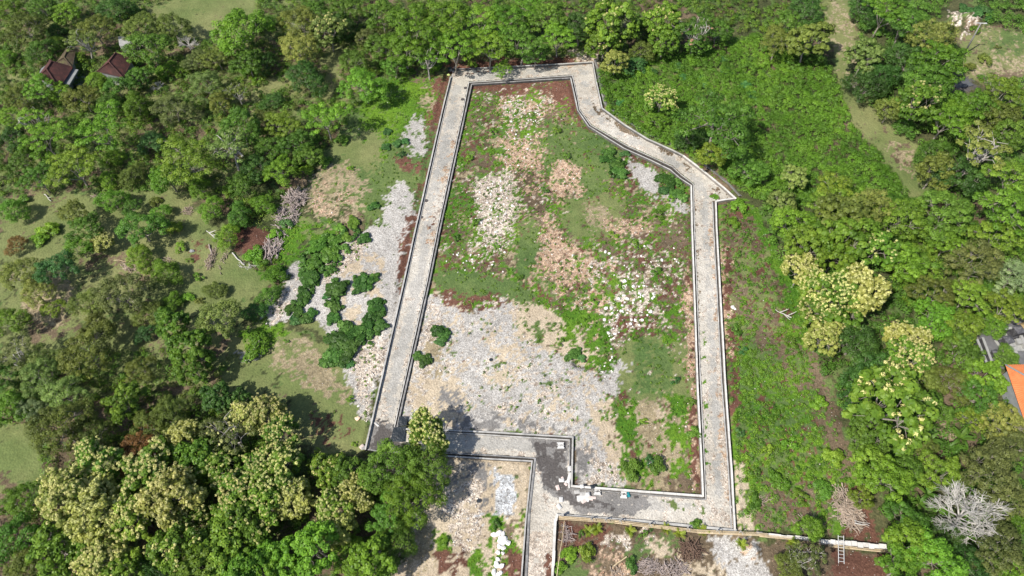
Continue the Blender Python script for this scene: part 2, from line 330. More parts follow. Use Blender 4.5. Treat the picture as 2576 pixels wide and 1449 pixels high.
 ('dry',.8,[(2280,1090),(2380,1060),(2420,1110),(2330,1130)]), ('litter',.8,[(2260,1100),(2460,1080),(2470,1180),(2300,1180)]),
]
SOFT = 13
def classify(X, Y, feats, base_fn, seed=0, warp=1.0):
    ix, iy = IMG(X, Y)
    wx = (fbm(X, Y, 5.0, 4, 1+seed)-.5)*34*warp + (fbm(X, Y, 0.9, 3, 3+seed)-.5)*16*warp
    wy = (fbm(X, Y, 5.0, 4, 2+seed)-.5)*34*warp + (fbm(X, Y, 0.9, 3, 5+seed)-.5)*16*warp
    c = base_fn(X, Y, ix, iy)
    for k, (cl, dens, poly) in enumerate(feats):
        w_ = np.zeros(ix.shape, np.float32); px_, py_ = ix+wx, iy+wy
        for ox, oy in ((0,0),(SOFT,4),(-SOFT,-4),(3,SOFT),(-3,-SOFT)): w_ += pip(px_+ox*warp, py_+oy*warp, poly)*.2
        m = w_ > 0
        if not m.any(): continue
        nn = np.zeros(m.shape, np.float32)
        xx, yy = X[m], Y[m]
        q = 0.40*fbm(xx, yy, 2.4, 3, k % 12)+0.30*vnoise(xx*1.5+k*3.3, yy*1.5+k, (k+4) % 12)+0.30*vnoise(xx*3.3+k*1.3, yy*3.3-k, (k+7) % 12)
        nn[m] = np.clip((q-.5)*2.3+.5, 0, 1)
        c[m & (nn < dens*np.clip(w_*1.25, 0, 1)**.8)] = CI[cl]
    return c, ix, iy
def class_cols(c, X, Y, k=0):
    A = np.array([CLS[n][0] for n in CK], np.float32); B = np.array([CLS[n][1] for n in CK], np.float32)
    st = np.array([CLS[n][2] for n in CK], np.float32); pl = np.array([CLS[n][3] for n in CK], np.float32)
    f = np.clip((fbm(X, Y, 7.0, 5, 6+k)-.5)*2.2+.5, 0, 1)[:, None]
    co = np.array([.25 if n in ('gravel', 'lgrey', 'tan', 'ash') else 1.0 for n in CK], np.float32)
    return A[c]*(1-f)+B[c]*f, np.stack([st[c], pl[c], st[c]*co[c]], 1)
def ground_mat(name, damp=False):
    m, t, p, N, L = newmat(name)
    a = N.new('ShaderNodeAttribute'); a.attribute_name = 'albedo'; d = N.new('ShaderNodeAttribute'); d.attribute_name = 'detail'
    sp = N.new('ShaderNodeSeparateColor'); L.new(d.outputs['Color'], sp.inputs[0])
    geo = N.new('ShaderNodeNewGeometry'); P = geo.outputs['Position']
    def vor(s):
        v = N.new('ShaderNodeTexVoronoi'); v.inputs['Scale'].default_value = s; v.inputs['Randomness'].default_value = 1.0; L.new(P, v.inputs['Vector'])
        return v
    v1, v2 = vor(3.2), vor(7.5)
    def g(v, lo, hi):
        s = N.new('ShaderNodeSeparateColor'); L.new(v.outputs['Color'], s.inputs[0])
        r = ramp(t, s.outputs[0], lo); return r.outputs['Color']
    s1 = g(v1, [(0.0, (.42,.38,.36)), (.3, (.80,.78,.76)), (.7, (1.1,1.08,1.05)), (1, (1.42,1.42,1.42))], 0)
    s2 = g(v2, [(0.0, (.5,.47,.46)), (.35, (.85,.84,.82)), (1, (1.32,1.32,1.32))], 0)
    c1 = mixcol(t, sp.outputs[2], (1,1,1), s1); c2 = mixcol(t, sp.outputs[0], (1,1,1), s2)
    n1 = noise_node(t, 2.6, 6, 0.72, P); pr = ramp(t, n1.outputs['Fac'], [(.30,(.42,.50,.45)),(.5,(.95,.97,.9)),(.70,(1.6,1.45,1.3))])
    c3 = mixcol(t, sp.outputs[1], (1,1,1), pr.outputs['Color'])
    n2 = noise_node(t, 0.6, 5, 0.6, P); r2 = ramp(t, n2.outputs['Fac'], [(.3,(.86,.86,.85)),(.7,(1.12,1.12,1.12))])
    c = mixcol(t, 1.0, a.outputs['Color'], c1, 'MULTIPLY'); c = mixcol(t, 1.0, c, c2, 'MULTIPLY'); c = mixcol(t, 1.0, c, c3, 'MULTIPLY'); c = mixcol(t, 1.0, c, r2.outputs['Color'], 'MULTIPLY')
    L.new(c, p.inputs['Base Color']); p.inputs['Roughness'].default_value = 0.9; p.inputs['Specular IOR Level'].default_value = 0.15
    b = N.new('ShaderNodeBump'); b.inputs['Distance'].default_value = 0.12; b.inputs['Strength'].default_value = 0.55
    mh = N.new('ShaderNodeMath'); mh.operation = 'ADD'; L.new(v1.outputs['Distance'], mh.inputs[0]); L.new(n1.outputs['Fac'], mh.inputs[1])
    L.new(mh.outputs[0], b.inputs['Height']); L.new(b.outputs[0], p.inputs['Normal'])
    return m
M_GROUND = ground_mat('ground_earth')
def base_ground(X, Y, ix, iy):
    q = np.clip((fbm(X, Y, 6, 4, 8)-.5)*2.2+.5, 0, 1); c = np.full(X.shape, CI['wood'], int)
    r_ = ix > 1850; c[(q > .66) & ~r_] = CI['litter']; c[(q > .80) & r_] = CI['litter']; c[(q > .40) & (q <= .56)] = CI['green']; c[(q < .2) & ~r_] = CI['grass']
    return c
# walled lanes in photo pixels (4032 wide)
W_L_OUT = [(1774,301),(1741,435),(1636,900),(1592,1100),(1438,1768)]
C_L_OUT = [(1782,291),(1751,435),(1645,900),(1602,1100),(1466,1678),(1448,1762)]
C_L_IN  = [(1846,324),(1823,440),(1723,900),(1683,1100),(1552,1683)]
W_L_IN  = [(1857,331),(1833,440),(1733,900),(1693,1100),(1562,1688)]
W_N     = [(1785,272),(1904,267),(2200,252),(2334,243)]
C_N     = [(1846,324),(1960,317),(2254,297)]
W_N_IN  = [(1857,331),(1962,325),(2247,306)]
W_E_OUT = [(2334,243),(2347,317),(2361,381),(2371,426),(2421,463),(2458,490),(2548,546),(2642,588),(2690,612),(2760,665),(2851,739),(2896,780),(2856,785),(2819,792)]
C_E_IN  = [(2254,297),(2277,400),(2282,431),(2326,492),(2470,575),(2574,622),(2646,655),(2680,686),(2730,724),(2734,880),(2759,1512),(2775,1850),(2779,1966)]
W_E_IN  = [(2247,306),(2266,392),(2275,434),(2318,497),(2455,582),(2566,632),(2638,667),(2676,700),(2722,730),(2725,880),(2747,1512),(2764,1850),(2768,1953)]
C_E_OUT = [(2806,795),(2809,880),(2842,1512),(2868,1850),(2880,2083)]
W_E_OUT2= [(2819,792),(2821,880),(2856,1512),(2881,1850),(2894,2086)]
W_S_IN  = [(2768,1953),(2251,1914),(2255,1721),(1960,1703),(1790,1695),(1562,1688)]
C_S_IN  = [(2779,1966),(2242,1924),(2243,1733),(1960,1715),(1765,1703),(1552,1683)]
C_SW    = [(1438,1768),(1507,1779),(1738,1783),(1960,1794),(2107,1804),(2082,2030),(2070,2290)]
W_SW    = [(1755,1795),(1960,1808),(2095,1816),(2070,2050),(2052,2290)]
W_SE    = [(2174,2290),(2187,2050),(2193,2027)]
W_SE2   = [(2193,2027),(2540,2053),(2898,2088)]
def src(pl): return [(x*RR, y*RR) for x, y in pl]
LANES = [
 src(C_L_OUT[:5]+[(1438,1768),(1560,1781),(1552,1683)]+C_L_IN[::-1][1:]),
 src([(1782,282)]+W_N[1:]+[(2347,317),(2361,381),(2371,426)]+[(2282,431),(2277,400),(2254,297),(1960,317),(1846,324),(1760,360)]),
 src(W_E_OUT[3:]+C_E_OUT+[(2779,2070),(2779,1966)]+C_E_IN[::-1][1:11]),
 src([(2898,2086),(2540,2051),(2193,2025),(2174,2290),(2070,2290),(2082,2030),(2107,1804),(2243,1733),(2242,1924),(2779,1966),(2868,1966)]),
 src([(1445,1772),(1552,1683),(1765,1703),(1960,1715),(2243,1733),(2240,1830),(2107,1804),(1960,1794),(1738,1783)]),
]
ALLZONE = [src([(1755,270),(2345,232),(2380,430),(2560,545),(2700,605),(2910,780),(2830,800),(2910,2105),(2198,2045),(2185,2300),(2045,2300),(2090,1830),(1740,1805),(1425,1780)])]
INNER = src([(1875,345),(2235,318),(2258,400),(2262,440),(2305,505),(2440,590),(2560,642),(2628,675),(2712,735),(2716,880),(2738,1512),(2755,1930),(2262,1900),(2265,1712),(1790,1685),(1572,1675),(1703,1100),(1743,900),(1843,440)])
def zone_mask(ix, iy):
    return pip(ix, iy, ALLZONE[0]) & ~pip(ix, iy, INNER)
def axis(lo, hi, st, outer):
    a = np.arange(lo, hi+st/2, st); g = []; d = st
    x = hi
    while x < outer: d *= 1.35; x += d; g.append(x)
    h = []; d = st; x = lo
    while x > -outer: d *= 1.35; x -= d; h.append(x)
    return np.array(h[::-1]+list(a)+g)
gx = axis(-118, 118, 0.30, 3500); gy = axis(14, 150, 0.30, 3500)
GX, GY = np.meshgrid(gx, gy, indexing='ij'); X = GX.ravel(); Y = GY.ravel()
inv = (Y > -120) & (Y < 400) & (np.abs(X) < 400)
cls = np.full(X.shape, CI['wood'], int); ix = np.full(X.shape, -9999.); iy = ix.copy()
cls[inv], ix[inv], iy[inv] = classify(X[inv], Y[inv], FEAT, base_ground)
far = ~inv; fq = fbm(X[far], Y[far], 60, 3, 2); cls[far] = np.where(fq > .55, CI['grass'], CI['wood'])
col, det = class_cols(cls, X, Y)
Z = (fbm(X, Y, 9, 4, 3)-.5)*0.5
inpl = pip(ix, iy, src([(1735,255),(2360,225),(2400,430),(2920,760),(2860,810),(2930,2120),(2198,2060),(2195,2300),(2030,2300),(2080,1840),(1740,1815),(1405,1790)]))
Z[inpl] = (fbm(X[inpl], Y[inpl], 4, 4, 3)-.5)*0.22+0.12
stony = det[:, 0] > .4; Z[stony] += (vnoise(X[stony]*2.1, Y[stony]*2.1, 5)-.5)*0.12
zm = zone_mask(ix, iy); Z[zm] = -0.06
mound = [((2400,45),2.2,1.1),((2443,50),2.4,1.8),((2425,84),1.4,.7),((633,607),3.0,.35),((1892,1385),1.0,1.0)]
for (q, rr, hh) in mound:
    c0 = G(*q); d2 = ((X-c0[0])**2+(Y-c0[1])**2)/rr**2; Z += hh*np.exp(-d2*1.3)*(0.8+.4*vnoise(X*1.5, Y*1.5, 2))
for q, rr in (((2300/1.565, 1431/1.565), .7), ((1452,913), .6), ((1178,1388+0),.3)):   # small pits
    c0 = G(*q); d2 = ((X-c0[0])**2+(Y-c0[1])**2)/rr**2; Z -= 1.1*np.exp(-d2)
nx, ny = len(gx), len(gy); idx = np.arange(nx*ny).reshape(nx, ny)
F = np.stack([idx[:-1, :-1], idx[1:, :-1], idx[1:, 1:], idx[:-1, 1:]], -1).reshape(-1, 4)
GV = np.stack([X, Y, Z], 1)
ground = link('ground', mesh_np('ground', GV, F, cols={'albedo': col, 'detail': det}, smooth=True), M_GROUND); tag(ground, kind='structure')
CLSG = cls.reshape(nx, ny); ZG = Z.reshape(nx, ny); IXG, IYG = ix.reshape(nx, ny), iy.reshape(nx, ny); ZMG = zm.reshape(nx, ny)
def gidx(x, y): return min(max(int(np.searchsorted(gx, x)), 0), nx-1), min(max(int(np.searchsorted(gy, y)), 0), ny-1)
def gz(x, y): i, j = gidx(x, y); return float(ZG[i, j])
# ------------------------------------------------------------------ lane surface
LF = [
 ('white',.30,[(0,0),(4000,0),(4000,2000),(0,2000)]),
 ('lgrey',.7,src(band([(1806,340),(1790,430),(1752,600),(1700,800),(1676,930),(1655,1080),(1625,1200),(1592,1330),(1560,1450),(1530,1640)],[14,16,18,16,15,14,17,20,22,22]))),
 ('lgrey',.75,src(band([(1670,900),(1655,1080),(1615,1250),(1575,1400),(1545,1560),(1535,1660)],[9,10,11,13,14,14]))),
 ('soil',.22,src(band([(1790,560),(1720,800),(1700,900),(1690,980)],[12,16,16,10]))), ('orange',.3,src(band([(1790,560),(1715,820),(1690,960)],[10,14,14]))),
 ('lgrey',.75,src(band([(1860,300),(1930,296),(2000,288)],[14,16,12]))), ('lgrey',.8,src(ell(2098,285,26,14))+[]), ('lgrey',.7,src(ell(2230,280,24,10))), ('lgrey',.75,src(ell(2300,290,20,12))), ('lgrey',.6,src(ell(2295,333,12,9))),
 ('orange',.5,src(band([(2000,262),(2200,262),(2325,256)],[7,8,8]))), ('soil',.5,src(band([(1790,283),(1905,276),(1990,270)],[7,7,7]))),
 ('lgrey',.75,src(ell(2318,410,22,16))), ('lgrey',.8,src(ell(2348,452,24,14))), ('lgrey',.8,src(ell(2378,480,20,12))), ('lgrey',.75,src(ell(2440,525,26,10))), ('lgrey',.75,src(ell(2500,560,26,12))),
 ('litter',.6,src(band([(2335,405),(2350,430),(2380,455),(2420,485),(2465,520),(2520,545)],[8,12,10,8,8,5]))),
 ('lgrey',.74,src(band([(2590,602),(2650,640),(2700,665),(2740,710),(2765,750),(2775,800)],[10,12,13,14,14,12]))),
 ('litter',.6,src(band([(2600,590),(2680,630),(2720,680)],[6,8,8]))), ('litter',.5,src([(2800,720),(2860,760),(2880,780),(2815,785),(2790,770)])), ('lush',.75,src(ell(2815,775,22,9))),
 ('lgrey',.72,src(band([(2775,800),(2770,860),(2778,950),(2788,1080),(2795,1180),(2800,1300),(2810,1500),(2822,1700),(2830,1850),(2835,1950)],[9,11,13,13,14,13,12,14,16,14]))),
 ('orange',.40,src(band([(2800,800),(2805,1000),(2822,1250),(2835,1500),(2852,1800),(2862,2000)],[9,10,10,12,13,14]))), ('white',.4,src(band([(2800,800),(2822,1250),(2835,1500),(2852,1800),(2862,2000)],[9,10,12,13,14]))),
 ('litter',.35,src(band([(2735,820),(2742,1000),(2752,1300)],[8,8,6]))), ('lush',.4,src(band([(2770,1290),(2775,1500),(2783,1700),(2786,1850)],[7,6,6,6]))),
 ('lgrey',.85,src(band([(1760,1742),(1900,1745),(2050,1752),(2120,1760)],[20,24,24,22]))), ('tan',.6,src(band([(1800,1715),(2000,1730)],[6,6]))),
 ('ash',.98,src([(2085,1730),(2242,1736),(2242,1928),(2400,1940),(2560,1955),(2570,1985),(2500,2030),(2280,2020),(2260,1985),(2200,1960),(2150,1925),(2120,1830),(2105,1760)])),
 ('dark',.62,src([(2100,1745),(2235,1745),(2235,1935),(2330,1960),(2450,2010),(2350,2000),(2250,1985),(2180,1930),(2140,1880),(2120,1790)])),
 ('dark',.85,src([(2105,1750),(2150,1745),(2165,1850),(2185,1930),(2220,1960),(2180,1945),(2130,1880)])), ('dark',.85,src([(2170,1830),(2235,1850),(2240,1915),(2190,1910)])),
 ('lgrey',.6,src([(2540,1960),(2700,1975),(2740,1990),(2640,2000),(2560,2010)])), ('green',.45,src([(2600,1965),(2760,1978),(2780,2020),(2650,2010)])),
 ('ash',.98,src([(1440,1672),(1560,1675),(1560,1790),(1430,1780)])), ('dark',.9,src([(1490,1692),(1530,1690),(1545,1715),(1530,1760),(1470,1765),(1470,1730),(1488,1712)])), ('dark',.75,src(ell(1510,1663,20,9))),
 ('dark',.8,src([(1440,1745),(1600,1750),(1600,1790),(1430,1780)])),
 ('white',.8,src([(2085,2100),(2165,2100),(2160,2300),(2070,2300)])), ('soil',.9,src([(2153,2190),(2172,2185),(2168,2300),(2150,2300)])), ('litter',.5,src(ell(2083,2156,6,9))),
]
def base_lane(X, Y, ix, iy): return np.full(X.shape, CI['tan'], int)
CLS['tan_road'] = CLS['tan']
st = 0.16
lanes_V, lanes_F, lanes_c, lanes_d = [], [], [], []
ax_ = np.arange(-45, 62, st); ay_ = np.arange(14, 132, st)
LX, LY = np.meshgrid(ax_, ay_, indexing='ij'); lix, liy = IMG(LX.ravel(), LY.ravel())
lm = np.zeros(LX.size, bool)
for pl in LANES: lm |= pip(lix, liy, pl)
lm = lm.reshape(LX.shape); vm = lm.copy()
cells = lm[:-1, :-1] & lm[1:, :-1] & lm[1:, 1:] & lm[:-1, 1:]
used = np.zeros(LX.shape, bool); used[:-1, :-1] |= cells; used[1:, :-1] |= cells; used[1:, 1:] |= cells; used[:-1, 1:] |= cells
ids = -np.ones(LX.shape, int); ids[used] = np.arange(used.sum())
lx, ly = LX[used], LY[used]
lc, _, _ = classify(lx, ly, LF, base_lane, seed=3, warp=0.45)
lcol, ldet = class_cols(lc, lx, ly, 2)
lcol = np.where((lc == CI['tan'])[:, None], lcol*np.array([1.03, 1.15, 1.37], np.float32), lcol)
lz = 0.15+(fbm(lx, ly, 3, 4, 7)-.5)*0.08+(vnoise(lx*2.5, ly*2.5, 4)-.5)*0.03
ij = np.argwhere(cells); fi = np.stack([ids[ij[:, 0], ij[:, 1]], ids[ij[:, 0]+1, ij[:, 1]], ids[ij[:, 0]+1, ij[:, 1]+1], ids[ij[:, 0], ij[:, 1]+1]], 1)
road = link('road', mesh_np('road', np.stack([lx, ly, lz], 1), fi, cols={'albedo': lcol, 'detail': ldet*0.8}, smooth=True), M_GROUND); tag(road, kind='structure')
# ================================================================== walls and kerbs
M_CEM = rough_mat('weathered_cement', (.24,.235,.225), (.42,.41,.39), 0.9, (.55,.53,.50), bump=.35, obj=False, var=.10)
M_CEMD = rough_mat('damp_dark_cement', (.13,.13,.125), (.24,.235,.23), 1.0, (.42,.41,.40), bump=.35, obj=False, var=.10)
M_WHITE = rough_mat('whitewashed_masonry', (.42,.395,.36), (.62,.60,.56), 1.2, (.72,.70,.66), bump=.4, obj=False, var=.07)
M_DRAIN = rough_mat('drain_mud_shade', (.018,.017,.016), (.05,.045,.04), 1.5, (.10,.075,.06), obj=False)  # near-black mud colour with the shade of the narrow drains painted in
def shade_sides(m, dark):
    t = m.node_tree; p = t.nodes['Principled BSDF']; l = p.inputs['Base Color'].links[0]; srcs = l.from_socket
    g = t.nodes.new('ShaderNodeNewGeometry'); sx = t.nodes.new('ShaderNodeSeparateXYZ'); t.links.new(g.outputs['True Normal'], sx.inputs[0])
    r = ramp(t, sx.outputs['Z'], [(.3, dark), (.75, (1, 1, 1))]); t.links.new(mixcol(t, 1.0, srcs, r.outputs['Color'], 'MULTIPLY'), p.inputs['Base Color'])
shade_sides(M_CEM, (.30,.29,.28)); shade_sides(M_CEMD, (.32,.31,.3)); shade_sides(M_WHITE, (.36,.34,.33))   # upright faces coloured darker: shade painted in so the drain gaps read dark
cube = MB(); cube.box((0, 0, 0), (1, 1, 1)); CUBE = cube.mesh('wall_piece')
def unit_box_for(mat):
    m = CUBE.copy(); m.materials.append(mat); return m
BOXES = {}
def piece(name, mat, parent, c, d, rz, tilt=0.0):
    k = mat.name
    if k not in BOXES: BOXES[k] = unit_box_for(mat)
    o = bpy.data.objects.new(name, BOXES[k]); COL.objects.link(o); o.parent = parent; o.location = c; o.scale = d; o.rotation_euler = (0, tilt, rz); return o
def run(pts, w, z0, z1, mat, label, name='concrete_wall', part='wall_block', cat='wall', group=None, step=1.9, jit=.012):
    P = [Vector(S(x, y, z1)) for x, y in pts]; root = empty(name, (P[0].x, P[0].y, 0)); tag(root, label, cat, group)
    for a, b in zip(P[:-1], P[1:]):
        L = (b-a).length; k = max(1, round(L/step)); d = (b-a)/L; rz = math.atan2(d.y, d.x)
        for i in range(k):
            t0, t1 = L*i/k, L*(i+1)/k
            if i == k-1: t1 += w*0.45
            c = a+d*((t0+t1)/2); j = rnd.uniform(-jit, jit); s = rnd.uniform(-jit, jit); zt = z1+rnd.uniform(-jit, jit)
            piece(part, mat, root, (c.x-d.y*s-root.location.x, c.y+d.x*s-root.location.y, (z0+zt)/2), (t1-t0-.012, w+j, zt-z0), rz)
    return root
WZ, KZ = 0.62, 0.26
gw = 'low walls outside the drains'; gk = 'kerbs between lane and drain'
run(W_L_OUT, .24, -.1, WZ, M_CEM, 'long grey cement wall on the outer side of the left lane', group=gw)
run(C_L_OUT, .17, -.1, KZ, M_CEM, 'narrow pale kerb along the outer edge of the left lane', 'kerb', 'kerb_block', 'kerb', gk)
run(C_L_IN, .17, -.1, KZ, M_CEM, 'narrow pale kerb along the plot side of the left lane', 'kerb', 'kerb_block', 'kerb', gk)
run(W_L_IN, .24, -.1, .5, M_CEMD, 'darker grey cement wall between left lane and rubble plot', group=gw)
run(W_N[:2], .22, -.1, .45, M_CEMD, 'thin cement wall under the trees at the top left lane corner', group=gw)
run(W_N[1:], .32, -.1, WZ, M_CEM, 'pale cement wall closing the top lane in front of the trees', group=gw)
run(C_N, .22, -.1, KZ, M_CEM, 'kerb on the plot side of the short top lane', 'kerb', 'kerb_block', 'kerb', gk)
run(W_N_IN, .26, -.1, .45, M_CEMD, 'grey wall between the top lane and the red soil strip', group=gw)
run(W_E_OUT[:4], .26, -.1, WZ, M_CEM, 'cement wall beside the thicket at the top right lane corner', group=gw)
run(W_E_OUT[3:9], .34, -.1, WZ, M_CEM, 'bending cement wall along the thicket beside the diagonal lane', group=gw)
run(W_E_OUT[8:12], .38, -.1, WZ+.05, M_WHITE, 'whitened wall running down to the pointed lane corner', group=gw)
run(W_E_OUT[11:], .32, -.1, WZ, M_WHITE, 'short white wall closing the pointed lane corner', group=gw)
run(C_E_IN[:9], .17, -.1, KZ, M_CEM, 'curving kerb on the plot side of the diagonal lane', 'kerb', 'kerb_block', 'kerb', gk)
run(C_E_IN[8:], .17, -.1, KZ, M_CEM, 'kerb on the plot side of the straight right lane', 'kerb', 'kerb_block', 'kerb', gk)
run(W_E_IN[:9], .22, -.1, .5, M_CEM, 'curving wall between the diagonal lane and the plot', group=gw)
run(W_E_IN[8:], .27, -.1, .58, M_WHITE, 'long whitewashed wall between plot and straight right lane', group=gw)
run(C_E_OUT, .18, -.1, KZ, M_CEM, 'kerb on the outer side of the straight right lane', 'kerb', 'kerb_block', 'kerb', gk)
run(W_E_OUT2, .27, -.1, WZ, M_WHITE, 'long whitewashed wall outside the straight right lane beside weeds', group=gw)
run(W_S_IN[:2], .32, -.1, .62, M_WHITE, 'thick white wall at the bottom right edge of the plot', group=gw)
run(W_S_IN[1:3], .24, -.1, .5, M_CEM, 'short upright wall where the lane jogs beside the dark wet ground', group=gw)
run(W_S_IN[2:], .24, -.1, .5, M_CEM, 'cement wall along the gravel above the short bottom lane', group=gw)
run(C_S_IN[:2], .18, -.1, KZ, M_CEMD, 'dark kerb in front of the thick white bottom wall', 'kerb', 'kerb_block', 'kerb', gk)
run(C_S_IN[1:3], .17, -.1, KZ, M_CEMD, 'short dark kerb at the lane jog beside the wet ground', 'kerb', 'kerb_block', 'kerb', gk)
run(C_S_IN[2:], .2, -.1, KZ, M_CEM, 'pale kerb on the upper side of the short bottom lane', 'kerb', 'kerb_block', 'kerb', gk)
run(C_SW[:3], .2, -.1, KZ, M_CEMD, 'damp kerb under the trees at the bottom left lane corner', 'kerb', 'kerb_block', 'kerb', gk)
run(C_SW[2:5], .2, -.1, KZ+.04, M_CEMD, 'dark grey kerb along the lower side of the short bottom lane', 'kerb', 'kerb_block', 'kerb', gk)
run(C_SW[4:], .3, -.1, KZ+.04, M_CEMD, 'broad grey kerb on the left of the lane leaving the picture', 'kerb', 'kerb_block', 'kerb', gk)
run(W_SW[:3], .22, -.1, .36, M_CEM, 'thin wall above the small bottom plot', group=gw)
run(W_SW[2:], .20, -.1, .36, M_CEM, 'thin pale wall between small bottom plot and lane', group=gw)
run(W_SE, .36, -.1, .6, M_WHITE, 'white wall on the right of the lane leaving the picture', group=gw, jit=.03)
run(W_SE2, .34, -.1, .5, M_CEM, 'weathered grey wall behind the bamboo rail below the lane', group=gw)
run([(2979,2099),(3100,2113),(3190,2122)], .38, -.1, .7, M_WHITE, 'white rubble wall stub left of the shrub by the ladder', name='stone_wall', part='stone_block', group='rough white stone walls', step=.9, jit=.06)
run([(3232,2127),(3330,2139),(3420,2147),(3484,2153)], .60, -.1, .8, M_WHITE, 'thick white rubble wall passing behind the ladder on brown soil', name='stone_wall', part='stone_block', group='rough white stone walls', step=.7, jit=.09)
# drain beds: strips between wall and kerb
def strip(A, B, z, nm):
    mb = MB(); V = []; n = 40
    def samp(pl, t):
        P = [Vector(S(x, y, z)) for x, y in pl]; Ls = [(b-a).length for a, b in zip(P[:-1], P[1:])]; T = t*sum(Ls)
        for a, b, l in zip(P[:-1], P[1:], Ls):
            if T <= l or b is P[-1]: return a+(b-a)*min(T/l, 1)
            T -= l
    for i in range(n+1):
        V += [samp(A, i/n), samp(B, i/n)]
    mb.add(V, [(2*i, 2*i+1, 2*i+3, 2*i+2) for i in range(n)]); o = mb.build(nm, M_DRAIN); tag(o, kind='structure'); return o
for A, B in ((W_L_OUT, C_L_OUT), (C_L_IN, W_L_IN), (C_N, W_N_IN), (C_E_IN[:9], W_E_IN[:9]), (C_E_IN[8:], W_E_IN[8:]), (C_E_OUT, W_E_OUT2), (W_S_IN[:2], C_S_IN[:2]), (W_S_IN[1:3], C_S_IN[1:3]), (W_S_IN[2:], C_S_IN[2:]), (C_SW[2:5], W_SW[:3]), (C_SW[4:], W_SW[2:])):
    strip(A, B, .03, 'drain_bed')
# rough battered back of the walls facing the thicket
def rubble_skirt():
    P = [Vector(S(x, y, 0)) for x, y in [(2336,240),(2351,317),(2366,381),(2378,424),(2428,459),(2466,487),(2556,543),(2650,584),(2700,608),(2772,660),(2862,734),(2905,780)]]
    V = []; F = []
    pts = []
    for a, b in zip(P[:-1], P[1:]):
        k = max(2, int((b-a).length/.8))
        for i in range(k): pts.append(a+(b-a)*i/k)
    pts.append(P[-1])
    for i, p in enumerate(pts):
        d = (pts[min(i+1, len(pts)-1)]-pts[max(i-1, 0)]).normalized(); n = Vector((-d.y, d.x, 0))
        if n.x+n.y < 0: n = -n
        for k, (o, z) in enumerate(((.06, .52), (.35, .40), (.7, .22), (1.15, -.12))):
            q = p+n*(o+rnd.uniform(-.06, .06)); V.append((q.x, q.y, z+rnd.uniform(-.05, .05)))
    for i in range(len(pts)-1):
        for k in range(3): F.append((i*4+k, i*4+k+1, (i+1)*4+k+1, (i+1)*4+k))
    mb = MB(); mb.add(V, F); o = mb.build('rubble_bank', rough_mat('rubble_bank', (.12,.11,.10), (.30,.29,.27), 2.5, (.45,.43,.40), bump=.8, obj=False)); tag(o, kind='structure')
rubble_skirt()
# ================================================================== rocks
def rock_mesh(seed, sub=1):
    r = np.random.default_rng(seed)
    import bmesh
    bm = bmesh.new(); bmesh.ops.create_icosphere(bm, subdivisions=sub, radius=.5)
    for v in bm.verts: v.co *= float(r.uniform(.72, 1.15)); v.co.z *= .62
    me = bpy.data.meshes.new('rock'); bm.to_mesh(me); bm.free(); return me
ROCKS = [rock_mesh(s, 1 if s < 6 else 2) for s in range(8)]
M_ROCK = rough_mat('limestone', (.58,.52,.46), (.80,.77,.73), 2.0, (.84,.82,.80), bump=.4, var=.1, obj=False)
M_ROCKO = rough_mat('iron_stained_stone', (.46,.28,.18), (.66,.48,.34), 2.2, (.72,.60,.48), bump=.4, var=.18, obj=False)
M_ROCKG = rough_mat('grey_stone', (.30,.30,.30), (.52,.52,.52), 2.0, bump=.4, var=.15, obj=False)
for r_ in ROCKS: r_.materials.append(M_ROCK)
def rock(x, y, s, label, group, mat=None, name='limestone_rock', zoff=0.0):
    c = G(x, y, .1); o = bpy.data.objects.new(name, rnd.choice(ROCKS)); COL.objects.link(o)
    o.location = (c[0], c[1], gz(c[0], c[1])+s*.16+zoff); o.scale = (s*rnd.uniform(.85, 1.25), s*rnd.uniform(.75, 1.1), s*rnd.uniform(.8, 1.1)); o.rotation_euler = (rnd.uniform(-.3, .3), rnd.uniform(-.3, .3), rnd.uniform(0, 6.28))
    if mat: o.material_slots[0].link = 'OBJECT'; o.material_slots[0].material = mat
    return tag(o, label, 'rock', group)
def scatter(poly, n, smin, smax, label, group, mat=None):
    k = 0; xs = [p[0] for p in poly]; ys = [p[1] for p in poly]
    while k < n:
        x, y = rnd.uniform(min(xs), max(xs)), rnd.uniform(min(ys), max(ys))
        if pip(np.array([x]), np.array([y]), poly)[0]:
            rock(x, y, smin+(smax-smin)*rnd.random()**2.2, label, group, mat); k += 1
scatter([(1540,690),(1600,690),(1650,740),(1640,790),(1600,830),(1530,860),(1500,800),(1560,740)], 75, .3, .75, 'white limestone rock strewn among green weeds right of the plot centre', 'white rocks in the weeds right of the plot centre')
scatter([(1440,640),(1560,600),(1700,610),(1720,700),(1650,740),(1480,720)], 30, .28, .6, 'pale rock lying loose in the weedy upper right part of the plot', 'pale rocks in the upper right of the plot')
scatter([(1200,455),(1290,450),(1290,520),(1250,600),(1200,600),(1190,540)], 45, .3, .6, 'bright white rock in the dense white rubble left of the plot centre', 'bright rocks in the white rubble drift')
scatter([(1255,240),(1390,240),(1360,330),(1340,430),(1280,420),(1270,330)], 45, .28, .55, 'off white rock in the rubble drift below the top lane', 'rocks in the upper rubble drift')
scatter([(1180,620),(1280,590),(1270,690),(1120,690),(1110,640)], 22, .28, .5, 'small pale rock on weeds above the smooth green patch', 'pale rocks above the green patch')
scatter([(1500,860),(1560,880),(1540,960),(1490,940)], 10, .28, .5, 'pale rock near the dark pit in the plot', 'pale rocks by the dark pit')
